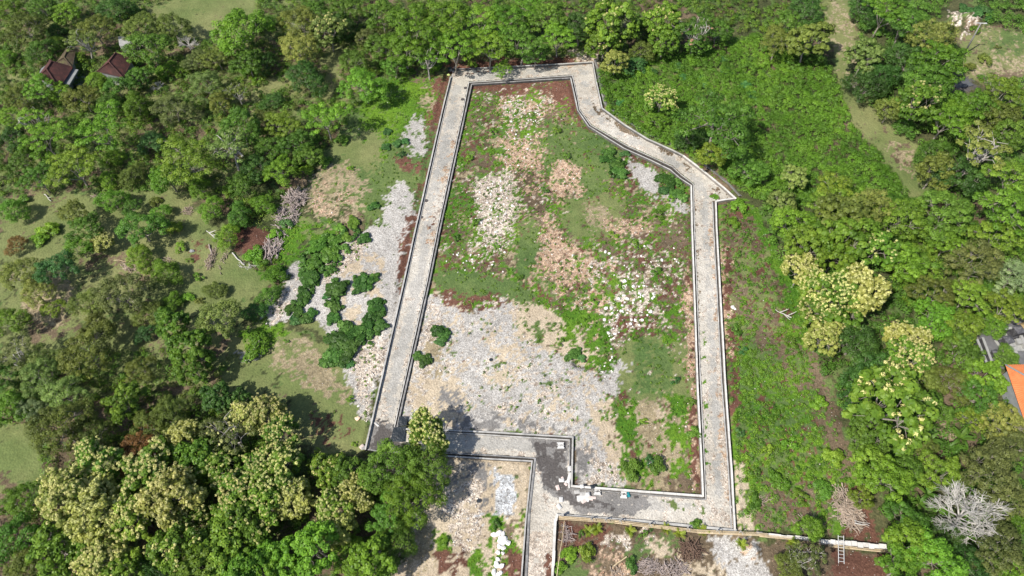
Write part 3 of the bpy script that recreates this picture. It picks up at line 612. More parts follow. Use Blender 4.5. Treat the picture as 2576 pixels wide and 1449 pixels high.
NTH = ['top left one', 'second from top', 'third from top', 'fourth, left of centre', 'fifth, right of centre', 'sixth, at the left', 'seventh, in the middle', 'eighth, lone one at the right', 'ninth, biggest', 'tenth, right of the biggest', 'eleventh, at the left', 'twelfth, a small one', 'thirteenth, upper of the lower group', 'fourteenth, left in the lower group', 'fifteenth, left in the lower group', 'sixteenth, right in the lower group', 'seventeenth, left near the picture edge', 'eighteenth, right near the edge', 'nineteenth, near the picture edge', 'last one at the picture edge', 'extra one, top right']
for i, (x, y, s) in enumerate([(1945,2105,1.0),(1965,2100,1.1),(1980,2101,.8),(1972,2117,.8),(1986,2122,1.1),(1970,2129,.9),(1978,2135,1.1),(2000,2137,1.1),(1967,2152,1.3),(1983,2159,1.0),(1962,2176,1.0),(1980,2178,.6),(1959,2202,.9),(1954,2217,1.0),(1954,2229,1.1),(1975,2229,1.0),(1945,2252,1.0),(1973,2255,.8),(1963,2262,1.0),(1949,2266,.9),(1982,2113,.8)]):
    rock(x*RR, y*RR, s*.85, ('small ' if s < .9 else '')+'chalk boulder in the row left of the bottom lane, '+NTH[i], 'chalk white boulders in a row')
rock(1843, 774, .9, 'white boulder pair in weeds right of the right lane, left one', 'white boulders right of the lane'); rock(1849, 777, .7, 'white boulder pair in weeds right of the right lane, right one', 'white boulders right of the lane')
rock(1635, 1168, .85, 'lone white block on dry grass above the thick white wall', None); rock(1033, 1139, .7, 'pinkish stone at the bottom left end of the left lane', None, M_ROCKO)
rock(1071, 1017, .1, 'tiny white stone on the gravel near the left lane', None); rock(899, 1053, .9, 'pink boulder on the grass left of the lane bottom', None, M_ROCKO)
rock(1066, 500, .55, 'white stone beside the kerb high on the left lane', None); rock(484, 633, .9, 'grey rounded rock alone in the left clearing', None, M_ROCKG)
rock(902, 1052+-30, .5, 'white chip on grass left of the left lane foot', None); rock(1837, 1275, .6, 'round pale stone on the right lane near the bottom', None)
# ---- small rubble as one mass
def rubble_mass():
    ico = MB(); import bmesh
    t = (1+5**.5)/2; base = np.array([(-1,t,0),(1,t,0),(-1,-t,0),(1,-t,0),(0,-1,t),(0,1,t),(0,-1,-t),(0,1,-t),(t,0,-1),(t,0,1),(-t,0,-1),(-t,0,1)], float)/1.9
    oc = np.array([(1,0,0),(0,1,0),(-1,0,0),(0,-1,0),(0,0,.8),(0,0,-.6)], float)*.55
    of = np.array([(0,1,4),(1,2,4),(2,3,4),(3,0,4),(1,0,5),(2,1,5),(3,2,5),(0,3,5)])
    n = 190000; x = rng.uniform(-45, 65, n); y = rng.uniform(14, 132, n)
    i = np.clip(np.searchsorted(gx, x), 0, nx-1); j = np.clip(np.searchsorted(gy, y), 0, ny-1); c = CLSG[i, j]
    pr = np.zeros(len(CK)); 
    for k, v in dict(gravel=.16, white=.75, orange=.6, tan=.16, soil=.2, lush=.006, litter=.08, dry=.12, blue=.5).items(): pr[CI[k]] = v
    ok = (rng.random(n) < pr[c]) & ~ZMG[i, j]; x, y, c = x[ok], y[ok], c[ok]; z = ZG[i[ok], j[ok]]; m = len(x)
    big = np.isin(c, [CI['white'], CI['orange'], CI['lush']]); s = np.where(big, rng.uniform(.08, .22, m)*np.where(rng.random(m) < .10, 1.7, 1), rng.uniform(.07, .13, m))
    # lane stones
    li = rng.integers(0, len(lx), 9000); lc_ = lc[li]; lp = np.isin(lc_, [CI['white'], CI['orange'], CI['soil'], CI['litter']]) & (rng.random(9000) < .8)
    li = li[lp]; x = np.r_[x, lx[li]]; y = np.r_[y, ly[li]]; z = np.r_[z, lz[li]]; s = np.r_[s, rng.uniform(.07, .2, len(li))]; c = np.r_[c, lc[li]]; m = len(x)
    jit = rng.uniform(.65, 1.3, (m, 6, 3)); a = rng.uniform(0, 6.28, m)[:, None]
    V = oc[None]*jit*s[:, None, None]; V[:, :, 2] *= .75
    vx = V[:, :, 0]*np.cos(a)-V[:, :, 1]*np.sin(a); vy = V[:, :, 0]*np.sin(a)+V[:, :, 1]*np.cos(a)
    V = np.stack([vx+x[:, None], vy+y[:, None], V[:, :, 2]+z[:, None]+s[:, None]*.15], -1).reshape(-1, 3)
    F = (of[None]+np.arange(m)[:, None, None]*6).reshape(-1, 3)
    w = np.where(np.isin(c, [CI['orange'], CI['soil']]) & (rng.random(m) < .7), 0.0, np.where(np.isin(c, [CI['litter']]) & (rng.random(m) < .7), .3, np.where(np.isin(c, [CI['gravel']]), .62, .9)))
    w = np.clip(w+rng.uniform(-.12, .12, m), 0, 1)
    me = mesh_np('rubble', V, F, tint=np.repeat(w, 6))
    mt, t, p, N, L = newmat('rubble_stones'); at = N.new('ShaderNodeAttribute'); at.attribute_name = 'tint'
    r = ramp(t, at.outputs['Fac'], [(0, (.36,.20,.13)), (.15, (.55,.36,.25)), (.4, (.30,.24,.19)), (.62, (.46,.45,.44)), (.85, (.60,.54,.47)), (1, (.76,.72,.67))])
    L.new(r.outputs[0], p.inputs['Base Color']); p.inputs['Roughness'].default_value = .9
    o = link('rubble', me, mt); tag(o, 'loose limestone rubble and gravel covering the cleared plots', 'rubble', kind='stuff')
rubble_mass()
# ================================================================== foliage meshes
def unit(v): return v/np.maximum(np.linalg.norm(v, axis=-1, keepdims=True), 1e-6)
def leaves(C, N, L, W, r, droop=.18):
    n = len(C); N = unit(N); T = unit(np.cross(N, unit(r.normal(size=(n, 3))))); B = np.cross(N, T)
    L = (L*r.uniform(.7, 1.3, n))[:, None]; W = (W*r.uniform(.7, 1.3, n))[:, None]
    V = np.stack([C-T*L/2, C+B*W/2-T*L*.05, C+T*L/2-N*L*droop, C-B*W/2-T*L*.05], 1).reshape(-1, 3)
    return V, np.arange(4*n).reshape(n, 4)
def clump_leaves(cent, rc, per, L, W, r, up=.6, flat=.7, shell=(.6, 1.05)):
    """leaves on the lit shells of leaf clumps; returns V, F, tint"""
    m = len(cent); rc = np.broadcast_to(rc, (m,)); C = np.repeat(cent, per, 0); R_ = np.repeat(rc, per)
    d = r.normal(size=(m*per, 3)); d[:, 2] = np.where(r.random(m*per) < .8, np.abs(d[:, 2]), d[:, 2]*.6); d = unit(d)
    P = C+d*(R_*r.uniform(shell[0], shell[1], m*per))[:, None]*np.array([1, 1, flat])
    N = d*.95+np.array([0, 0, up*.75])+r.normal(size=d.shape)*.26
    V, F = leaves(P, N, L, W, r)
    t = np.clip(np.repeat(r.uniform(.15, .85, m), per)*.6+r.uniform(0, 1, m*per)*.4, 0, 1)
    return V, F, np.repeat(t, 4)
def poisson(r, n, Rf, dmin, tries=6000):
    pts = []
    for _ in range(tries):
        a = r.uniform(0, 2*math.pi); q = math.sqrt(r.random()); R_ = Rf(a); p = np.array([math.cos(a), math.sin(a)])*q*R_
        if all((p[0]-o[0])**2+(p[1]-o[1])**2 > dmin**2 for o in pts): pts.append((p[0], p[1], q))
        if len(pts) >= n: break
    return pts
def limb_path(a, b, r, bend=.12, k=4):
    a = Vector(a); b = Vector(b); L = (b-a).length; pts = []
    off = Vector(r.normal(size=3))*L*bend
    for i in range(k+1):
        t = i/k; pts.append(a.lerp(b, t)+off*math.sin(math.pi*t)*(1 if i else 0)+Vector((0, 0, L*.10*math.sin(math.pi*t))))
    return pts
def make_tree(seed, kind):
    """R about 4 m. returns dict part -> mesh, and the centre height"""
    r = np.random.default_rng(seed); K = dict(
        dome=dict(H=7.5, dz=2.6, nc=48, dmin=.95, rc=.80, per=120, L=.30, W=.19, flat=.7, tr=.17),
        flat=dict(H=7.2, dz=1.6, nc=56, dmin=.90, rc=.72, per=115, L=.26, W=.17, flat=.5, tr=.17),
        teak=dict(H=9.0, dz=3.4, nc=50, dmin=.92, rc=.72, per=75, L=.46, W=.34, flat=.75, tr=.16),
        fine=dict(H=7.0, dz=2.8, nc=60, dmin=.84, rc=.68, per=120, L=.25, W=.14, flat=.75, tr=.15),
        round=dict(H=6.5, dz=3.6, nc=66, dmin=.78, rc=.78, per=110, L=.26, W=.16, flat=.8, tr=.18),
        open=dict(H=8.0, dz=2.2, nc=34, dmin=.98, rc=.70, per=80, L=.30, W=.2, flat=.55, tr=.20))[kind]
    ph = r.uniform(0, 6.28, 4); am = r.uniform(.07, .21, 4)
    Rf = lambda a: 4.0*(1+sum(am[i]*math.sin((i+2)*a+ph[i]) for i in range(4)))
    pts = poisson(r, K['nc'], Rf, K['dmin'])
    cen = []
    for x, y, q in pts:
        if r.random() < .07: continue
        z = K['H']-K['dz']+K['dz']*math.sqrt(max(0, 1-q*q*.96))+r.normal()*.38
        cen.append((x*.94, y*.94, z))
        if q > .72 and kind in ('dome', 'round', 'teak', 'fine') and r.random() < .75:
            cen.append((x*.93, y*.93, z-r.uniform(.8, 1.7)))
    cen = np.array(cen); rc = K['rc']*r.uniform(.75, 1.3, len(cen))
    V, F, t = clump_leaves(cen, rc, K['per'], K['L'], K['W'], r, flat=K['flat'])
    out = {'crown': mesh_np('crown', V, F, tint=t)}
    # trunk and limbs
    mb = MB(); lean = Vector((r.normal()*.35, r.normal()*.35, 0)); fork = lean+Vector((0, 0, K['H']*r.uniform(.26, .4)))
    mb.tube([(0, 0, -.3), (lean.x*.4, lean.y*.4, fork.z*.5), fork], [K['tr']*1.35, K['tr']*1.1, K['tr']*.9], 7)
    nl = 6; ang = np.arctan2(cen[:, 1], cen[:, 0]); 
    for k in range(nl):
        a0 = -math.pi+2*math.pi*k/nl; sel = cen[(ang >= a0) & (ang < a0+2*math.pi/nl)]
        if len(sel) == 0: continue
        mid = Vector(sel.mean(0))*.72; mid.z = float(sel[:, 2].mean())-.9
        mb.tube(limb_path(fork, mid, r), [K['tr']*.62, K['tr']*.55, K['tr']*.46, K['tr']*.4, K['tr']*.32], 5)
        for c in sel[:12]: mb.tube(limb_path(mid, Vector(c)+Vector((0, 0, -.1)), r, .14, 2), [K['tr']*.26, K['tr']*.18, K['tr']*.1], 4, cap=False)
    if kind == 'open':
        for k in range(9):
            c = cen[r.integers(len(cen))]; mb.tube(limb_path(fork, Vector(c)*1.02+Vector((0, 0, .5)), r, .2), [.15, .12, .09, .06, .022], 5)
    out['trunk'] = mb.mesh('trunk')
    if kind == 'teak':
        for nm, frac in (('blossom_heavy', .95), ('blossom_light', .35)):
            sel = cen[(r.random(len(cen)) < frac) & (cen[:, 2] > K['H']-K['dz']*.85)]
            q_ = 5 if frac > .5 else 3; sub = np.repeat(sel, q_, 0)+np.c_[r.normal(size=(len(sel)*q_, 2))*.48, r.uniform(.2, .62, len(sel)*q_)]
            V, F, t = clump_leaves(sub, .27, 34, .14, .11, r, flat=.85); out[nm] = mesh_np('blossom', V, F, tint=t)
    out['H'] = K['H']; out['hc'] = K['H']-K['dz']*.55; return out
TREES = {k: [make_tree(100*i+j, k) for j in range(n)] for i, (k, n) in enumerate((('dome', 6), ('flat', 5), ('teak', 6), ('fine', 4), ('round', 4), ('open', 3)))}
def make_dead(seed, R_=4.0, H=6.0, lev=4):
    r = np.random.default_rng(seed); mb = MB()
    def grow(p, d, L, rad, l):
        q = p+d*L; mid = p+d*L*.5+Vector(r.normal(size=3))*L*.09
        mb.tube([p, mid, q], [rad, rad*.8, rad*.6], 4 if l < 3 else 3, cap=False)
        if l >= lev: return
        for _ in range(6 if l == lev-1 else 5):
            nd = (d+Vector(r.normal(size=3))*.55+Vector((0, 0, -.02*l))).normalized()
            if nd.z < -.15: nd.z *= .3
            grow(p.lerp(q, r.uniform(.45, 1)), nd.normalized(), L*r.uniform(.52, .80), max(rad*.60, .019), l+1)
    top = Vector((0, 0, H*.3)); mb.tube([(0, 0, -.3), top*.5, top], [.2, .17, .14], 6)
    for k in range(7):
        a = 2*math.pi*k/7+r.uniform(-.3, .3); grow(top, Vector((math.cos(a), math.sin(a), r.uniform(.35, .95))).normalized(), R_*.58, .105, 1)
    grow(top, Vector((.1, .1, 1)), R_*.55, .09, 1)
    return mb.mesh('branches')
DEAD = [make_dead(5), make_dead(6, lev=3)]
def make_bush(seed, kind):
    r = np.random.default_rng(seed)
    K = dict(bush=(13, .45, 70, .24, .15), weed=(7, .38, 55, .22, .14), castor=(17, .40, 46, .44, .34))[kind]
    cen = []
    for k in range(K[0]):
        a = r.uniform(0, 6.28); q = math.sqrt(r.random()); cen.append((math.cos(a)*q*1.0, math.sin(a)*q*.95, .25+.75*math.sqrt(1-q*q*.9)*r.uniform(.7, 1.1)))
    cen = np.array(cen); V, F, t = clump_leaves(cen, K[1]*r.uniform(.8, 1.2, len(cen)), K[2], K[3], K[4], r, flat=.75)
    mb = MB()
    for c in cen: mb.tube([(c[0]*.1, c[1]*.1, -.1), Vector(c)*.5+Vector((0, 0, .1)), Vector(c)], [.05, .035, .02], 4, cap=False)
    return {'foliage': mesh_np('foliage', V, F, tint=t), 'stem': mb.mesh('stem')}
BUSH = {k: [make_bush(900+10*i+j, k) for j in range(3)] for i, k in enumerate(('bush', 'weed', 'castor'))}
# leaf colours
LM = {
 'bright': leaf_mat('bright_green_leaf', (.065,.150,.020), (.135,.275,.036), (.225,.395,.06)),
 'yellow': leaf_mat('yellow_green_leaf', (.075,.15,.02), (.165,.265,.04), (.25,.365,.07)),
 'mid':    leaf_mat('mid_green_leaf', (0.046,0.109,0.020), (0.099,0.210,0.038), (0.167,0.304,0.065)),
 'dark':   leaf_mat('dark_green_leaf', (.022,.062,.016), (.055,.135,.034), (.125,.255,.075)),
 'olive':  leaf_mat('olive_leaf', (.065,.095,.026), (.14,.185,.05), (.22,.275,.085)),
 'pale':   leaf_mat('pale_green_leaf', (.10,.165,.05), (.19,.28,.095), (.30,.40,.17)),
 'silver': leaf_mat('silvery_leaf', (0.110,0.165,0.099), (0.220,0.308,0.198), (0.352,0.440,0.308)),
 'blue':   leaf_mat('blue_green_leaf', (0.026,0.085,0.031), (0.058,0.163,0.062), (0.117,0.260,0.111)),
 'brown':  leaf_mat('brown_leaf', (0.096,0.054,0.024), (0.192,0.108,0.048), (0.288,0.168,0.084)),
 'grey':   leaf_mat('grey_olive_leaf', (.062,.085,.036), (.125,.155,.062), (.20,.235,.11)),
 'teak':   leaf_mat('big_teak_leaf', (0.054,0.115,0.019), (0.115,0.223,0.032), (0.216,0.338,0.061)),
 'gold':   leaf_mat('pale_tan_green_leaf', (.13,.17,.05), (.25,.29,.09), (.40,.42,.17)),
}
M_BLOS = leaf_mat('cream_panicle', (.40,.40,.20), (.60,.60,.34), (.74,.72,.50), trans=.2, var=.1)
M_PINK = leaf_mat('pink_flower', (.30,.16,.16), (.48,.28,.30), (.62,.42,.44), trans=.2, var=.1)
M_BARK = rough_mat('pale_bark', (.20,.17,.14), (.36,.33,.29), 3.0, bump=.5)
M_BARKW = rough_mat('bleached_wood', (.38,.36,.33), (.58,.56,.52), 3.0, bump=.4)
M_BARKO = rough_mat('grey_white_bark', (.30,.27,.24), (.50,.47,.43), 3.0, bump=.5)
M_TWIG = rough_mat('dry_brown_wood', (.17,.12,.09), (.34,.27,.21), 2.5, (.45,.38,.31), bump=.4, var=.2)
LOOK = dict(bright='bright green', yellow='yellow-green', mid='mid green', dark='dark green', olive='olive green', pale='pale green', silver='silvery green', blue='blue-green', brown='rusty brown', grey='grey-olive', teak='large-leaved green', gold='tan-green')
KNAME = dict(dome='leafy_tree', flat='flat_topped_tree', teak='teak_tree', fine='fine_leaved_tree', round='round_tree', open='bare_limbed_tree', dead='dead_tree')
KWORD = dict(dome='domed tree', flat='flat-topped tree', teak='tree', fine='fine-leaved tree', round='round dense tree', open='tree with exposed pale limbs', dead='leafless bleached dead tree')
# x, y (crown centre, 2576 photo), crown radius px, shape, colour, [blossom]
T = """60,70,48,fine,olive;20,22,32,dome,bright;100,15,32,dome,mid;165,25,30,dome,bright;290,18,36,round,dark;235,70,42,fine,olive;140,105,22,round,yellow;100,130,36,round,mid;140,78,24,round,dark
200,98,40,open,pale;190,150,25,round,bright;15,142,24,round,bright;350,62,42,fine,olive;430,60,40,fine,olive;368,115,50,dome,mid;470,103,30,dead,w;500,145,32,fine,grey;600,70,62,dome,bright;415,175,24,round,bright;460,172,22,round,bright
545,140,36,fine,olive;620,150,36,dome,mid;95,217,38,flat,bright;50,238,36,fine,olive;150,228,30,dome,bright;205,242,38,dome,olive;240,198,26,round,bright;290,215,30,dome,mid;345,190,34,dome,mid;275,262,34,round,mid;340,266,34,round,bright
395,215,20,dead,w;430,268,45,fine,grey;515,210,45,fine,pale;552,252,32,fine,olive;595,228,34,open,olive;15,290,32,flat,bright;85,300,44,open,bright;110,345,54,flat,bright;255,322,60,flat,bright;185,305,26,dome,mid;285,395,28,round,bright;380,354,30,round,blue
178,412,60,flat,yellow;90,442,40,flat,mid;466,398,70,flat,yellow;572,368,58,open,pale;600,312,50,dome,mid;420,440,42,dome,bright;50,400,36,dome,mid;270,452,26,round,bright;30,350,40,dome,dark;330,440,30,round,olive;500,470,34,round,bright
754,52,48,fine,olive;752,118,46,fine,gold;824,70,42,teak,pale,l;768,190,46,round,dark;669,157,30,round,dark;689,252,28,round,dark;664,55,26,round,mid;790,25,36,dome,mid;860,62,36,round,dark;930,92,34,fine,grey;870,20,36,dome,mid
914,205,52,dome,bright;894,148,34,dome,mid;816,292,52,flat,bright;708,312,44,flat,yellow;745,358,42,dome,mid;680,370,36,dome,mid;704,425,42,dome,bright;775,385,32,dome,mid;660,300,30,fine,olive;640,420,38,dome,dark;610,455,34,dome,mid
960,30,44,dome,mid;1044,60,66,flat,bright;1020,112,54,flat,bright;1120,45,66,flat,bright;1205,45,60,flat,bright;1140,110,56,flat,bright;1074,142,42,open,bright;1230,112,52,flat,bright;1270,48,52,flat,bright;1262,170,28,flat,bright;970,110,40,dome,mid;990,160,30,dome,mid
1310,100,52,flat,mid;1378,40,50,dome,mid;1404,88,46,flat,bright;1338,20,50,flat,bright;1345,135,34,flat,mid;1538,45,56,teak,teak,l;1520,98,40,teak,teak,l;1668,45,46,teak,teak,l;1672,98,36,teak,teak;1608,75,32,round,dark;1618,122,32,fine,olive;1460,60,46,dome,dark
1753,70,48,open,pink;1760,112,28,teak,mid;1808,75,32,dome,mid;1550,150,34,teak,gold;1598,162,28,round,blue;1663,245,38,teak,teak,h;1652,300,26,round,bright;1808,300,86,flat,mid;1790,388,36,dome,yellow;1735,345,36,round,dark;1885,420,42,dome,mid
2042,90,46,teak,olive;1985,60,40,dome,mid;2030,20,42,round,dark;2172,20,36,round,dark;2232,20,44,flat,bright;2282,55,50,flat,mid;2345,90,50,fine,gold;2182,130,40,teak,pale;2370,150,56,dome,bright;2350,200,38,dome,mid;2212,190,40,round,dark
2180,215,40,round,dark;2285,150,46,round,dark;2332,200,44,dome,mid;2322,250,50,teak,teak,l;2398,280,46,dome,bright;2242,270,34,dome,olive;2452,262,44,dome,bright;2532,230,50,flat,yellow;2522,292,42,dome,olive;2472,370,58,open,gold;2382,300,45,flat,bright
2552,330,42,dome,mid;2348,382,38,round,mid;2362,420,44,dome,olive;2552,440,52,flat,yellow;2002,440,30,teak,pale;2102,470,42,flat,yellow;2420,440,50,dome,dark;2500,300,36,fine,olive;2278,318,28,round,mid;1960,100,40,fine,olive
30,525,38,round,bright;185,530,40,dome,olive;280,500,36,round,bright;210,572,46,dome,mid;255,605,32,teak,gold,h;350,568,52,dome,mid;400,535,30,round,bright;40,612,30,fine,brown;50,685,54,fine,olive;90,735,46,fine,gold;140,672,50,dome,blue;195,622,34,dome,bright
300,730,66,fine,grey;218,760,46,fine,olive;350,645,38,round,yellow;415,683,40,round,bright;130,775,30,fine,yellow;20,802,46,dome,bright;35,885,54,open,grey;95,900,46,fine,pale;548,795,54,dome,pale;540,728,30,round,olive;570,592,36,round,bright
530,520,36,round,bright;600,540,34,round,mid;210,885,70,fine,olive;430,815,50,teak,teak;470,865,50,teak,teak;360,838,28,round,blue;350,925,40,fine,olive;480,915,48,teak,teak;100,945,58,fine,pale;380,785,40,round,olive;240,820,40,dome,olive;430,760,28,round,bright
660,510,32,round,bright;690,688,26,round,bright;676,742,32,round,mid;640,782,32,round,dark;330,520,30,dome,mid;10,940,40,dome,mid
1972,505,32,teak,pale;2082,512,42,flat,yellow;1992,555,42,dome,bright;2030,612,48,teak,teak;2132,540,60,teak,olive;2182,525,60,fine,gold;2262,542,60,fine,yellow;2135,588,58,teak,teak;2202,612,50,teak,teak,l;2110,635,48,teak,teak;2018,678,42,teak,gold,h;2060,720,46,teak,teak,h
2102,738,54,teak,teak,h;2172,725,58,teak,gold,h;2062,775,46,teak,teak,h;2122,795,46,teak,teak,l;2075,845,40,teak,gold,l;2282,845,42,teak,gold,h;2292,895,50,teak,teak,h;2152,860,56,round,dark;2282,660,44,dome,bright;2297,675,24,round,yellow;2382,532,64,fine,mid
2532,525,62,flat,bright;2512,585,50,flat,yellow;2462,655,58,fine,grey;2552,692,46,fine,silver;2362,795,46,dome,bright;2422,825,44,dome,yellow;2502,815,32,round,bright;2425,885,44,dome,mid;2537,898,30,round,mid;2485,945,44,teak,bright;2200,930,50,round,dark;2060,590,40,round,mid
2350,730,48,flat,olive;2440,740,46,flat,yellow;2540,770,44,flat,yellow;2390,610,44,flat,bright
170,1236,70,teak,gold,h;240,1170,58,teak,teak,h;235,1285,66,teak,gold,h;330,1290,60,teak,teak,h;372,1190,64,teak,teak,h;425,1245,62,teak,gold,h;465,1298,44,teak,teak,h;140,1076,68,fine,olive;232,1096,50,fine,olive;72,1030,36,fine,silver;20,1026,40,dome,bright
160,990,58,fine,pale;310,1006,44,teak,teak;375,1066,48,fine,olive;368,1056,26,fine,brown;430,1036,44,fine,olive;540,996,42,teak,dark;600,1006,30,teak,dark;460,1096,42,teak,gold,h;490,1146,50,teak,teak;542,1170,50,teak,teak,l;575,1090,58,open,grey,l;625,1046,42,teak,gold,h
600,1235,54,teak,teak,h;645,1180,50,teak,teak,h;350,1130,48,fine,brown;60,1250,46,fine,bright;30,1350,50,dome,mid;132,1386,60,teak,teak;230,1370,46,teak,teak,l;262,1400,58,teak,gold,h;310,1440,50,teak,teak,l;440,1376,60,teak,teak,l;505,1420,60,teak,teak
565,1370,60,teak,teak;610,1300,54,teak,teak,l;612,1430,52,teak,bright;664,1036,46,teak,gold,h;706,1086,44,teak,teak,h;690,1190,54,teak,teak,h;736,1256,46,teak,gold,h;668,1262,48,teak,teak,l;824,1180,40,teak,teak,l;889,1236,42,teak,gold,h;834,1290,46,teak,teak,h
864,1186,42,teak,mid;984,1166,66,fine,mid;1072,1176,62,fine,mid;1030,1250,60,fine,bright;974,1290,50,dome,mid;1072,1080,46,teak,teak,h;794,1370,58,teak,bright;704,1400,50,teak,bright;934,1410,52,teak,bright;846,1330,42,teak,gold,l;655,1440,50,teak,bright;1000,1360,46,round,mid
880,1400,44,round,bright;560,1300,40,teak,teak,l;390,1440,52,round,dark;60,1430,44,dome,olive
2252,1010,86,teak,teak,l;2200,1080,46,dome,mid;2342,1020,44,dome,mid;2232,1200,50,dome,bright;2202,1166,44,dome,yellow;2272,1186,44,round,mid;2372,1186,46,fine,yellow;2525,1056,50,fine,gold;2452,1056,30,fine,yellow;2492,1186,66,fine,grey;2540,1120,50,fine,grey
2548,1262,48,fine,grey;2435,1290,96,dead,w;2282,1306,44,dome,mid;2302,1366,54,dome,bright;2362,1396,58,dome,bright;2522,1386,60,fine,grey;2562,1426,46,dome,bright;2380,1340,44,round,dark;2472,996,44,dome,mid;2042,1326,32,round,bright;2032,1406,46,open,grey;2172,1250,30,dome,yellow
2562,1316,32,round,bright;2270,1430,48,dome,bright;2160,1000,40,round,dark;2170,1110,36,dome,mid;2440,1430,50,round,dark;2330,940,36,dome,olive;2400,960,40,round,olive;2330,1120,26,dome,olive;1990,1425,36,round,olive"""
ORD = ['leftmost', 'second from the left', 'third from the left', 'fourth from the left', 'fifth from the left', 'sixth from the left', 'seventh from the left', 'eighth from the left', 'ninth from the left', 'tenth from the left']
def region(x, y):
    if x < 1130 and y < 480 or (1130 <= x < 1480 and y < 200):
        if x < 330 and y < 250: return 'around the red roofed houses'
        if x < 330: return 'below the red roofed houses'
        if x < 640 and y < 250: return 'right of the red roofed houses'
        if x < 640: return 'around the big bare limbed tree at left'
        if x < 940 and y < 250: return 'left of the tree mass above the plot'
        if x < 940: return 'between brush pile and left lane, upper part'
        return 'in the tree mass above the plot'
    if x < 720 and y < 780:
        if x < 330 and y < 640: return 'along the top of the left clearing'
        if x < 330: return 'at the left edge beside the clearing'
        return 'in and around the left clearing'
    if x < 760 and y < 980:
        return 'at the left edge below the clearing' if x < 260 else 'left of the grass west of the left lane'
    if x < 1130:
        if x < 290 and y < 1130: return 'above the bottom left giant tree'
        if x < 480 and y < 1150: return 'in the shade above the cream trees'
        if x < 660 and y < 1200: return 'right of the grass patch at bottom left'
        if x < 480 and y < 1350: return 'of the big cream canopy at bottom left'
        if x < 480: return 'at the bottom left edge'
        if x < 760 and y < 1330: return 'between cream canopy and left lane foot'
        if y < 1330: return 'below the foot of the left lane'
        return 'at the bottom edge left of the small plot'
    if x < 1480 or (x < 1900 and y < 200): return 'above the thicket right of the top lane'
    if x < 1940 and y < 480: return 'in the thicket beside the diagonal lane'
    if y < 250: return 'left of the grass track' if x < 2110 else ('between track and light pole' if x < 2330 else 'around the light pole')
    if x < 1940: return 'right of the pointed lane corner'
    if y < 500: return 'right of the grass track bend' if x > 2150 else 'left of the grass track bend'
    if y < 700: return 'above the cream trees at right' if x < 2240 else 'at the right edge above the temple court'
    if y < 960: return 'among the cream trees at right' if x < 2330 else 'around the temple court'
    if y < 1240: return 'between brown soil strip and orange roof' if x > 2300 else 'right of the weedy strip at right'
    return 'around the big white dead tree' if x > 2200 else 'by the ladder at bottom right'
def place_tree(x, y, rpx, shape, colr, fl=None):
    if shape == 'dead':
        Rm = rpx/ppm(x, y, 4); s = Rm/4.0; c = G(x, y, 3.6*s); o = empty('dead_tree', (c[0], c[1], max(gz(c[0], c[1]), -.1)), rnd.uniform(0, 6.28), (s, s*.75, s))
        link('branches', DEAD[0 if rpx > 50 else 1], M_BARKW, o); return o, 'bleached white'
    kind = TREES[shape]; rpx *= .90 if (x < 760 and 460 < y < 1000) else 1; s0 = rpx*(1.1 if (rpx >= 40 and (x > 1900 or y > 1000)) else 1.03)/ppm(x, y, 5)/4.25; big_ = x > 1900 or y > 1000; tm = kind[rnd.randrange(len(kind))]
    low = y < 900 and rpx < 30
    s = (s0, s0*rnd.uniform(.92, 1.05), s0*(rnd.uniform(.7, .85) if low else rnd.uniform(.9, 1.1)))
    s = (s[0], s[1], min(s[2]*(1.08 if big_ else 1), 1.45)); c = G(x, y, tm['hc']*s[2])
    o = empty(KNAME[shape], (c[0], c[1], max(gz(c[0], c[1])-.05, -.2)), rnd.uniform(0, 6.28), s)
    cm = LM['mid'] if colr == 'pink' else LM[colr]
    link('crown', tm['crown'], cm, o); link('trunk', tm['trunk'], M_BARK if shape != 'open' else M_BARKO, o)
    if fl: link('blossom', (tm if shape == 'teak' else TREES['teak'][0])['blossom_heavy' if fl == 'h' else 'blossom_light'], M_BLOS, o, scale=None if shape == 'teak' else (1, 1, .88))
    if colr == 'pink': link('blossom', TREES['teak'][1]['blossom_light'], M_PINK, o, scale=(1, 1, .87))
    look = {'h': 'cream-tufted ', 'l': 'sparsely cream-tufted '}.get(fl, '')+('pink-blossomed' if colr == 'pink' else LOOK[colr]); return o, look
recs = []
for tok in T.replace('\n', ';').split(';'):
    f = tok.split(','); x, y, rp = float(f[0]), float(f[1]), float(f[2])
    o, look = place_tree(x, y, rp, f[3], f[4], f[5] if len(f) > 5 else None)
    recs.append((o, look+(' ' if f[3] != 'dead' else ' ')+KWORD[f[3]] if f[3] != 'dead' else KWORD['dead'], region(x, y), x, y))
def label_all(recs, cat, group):
    by = {}
    for r_ in recs: by.setdefault((r_[1], r_[2]), []).append(r_)
    for (lk, rg), L in by.items():
        L.sort(key=lambda q: q[3])
        for i, r_ in enumerate(L):
            lab = f"{lk} {rg}" if len(L) == 1 else f"{lk} {rg}, {ORD[min(i, 9)]}"
            w = lab.split()
            if len(w) > 16: lab = lab.replace('tree with exposed pale limbs', 'bare-limbed tree').replace(' the ', ' ')
            tag(r_[0], lab, cat, group(r_))
label_all(recs, 'tree', lambda r_: 'trees '+r_[2])
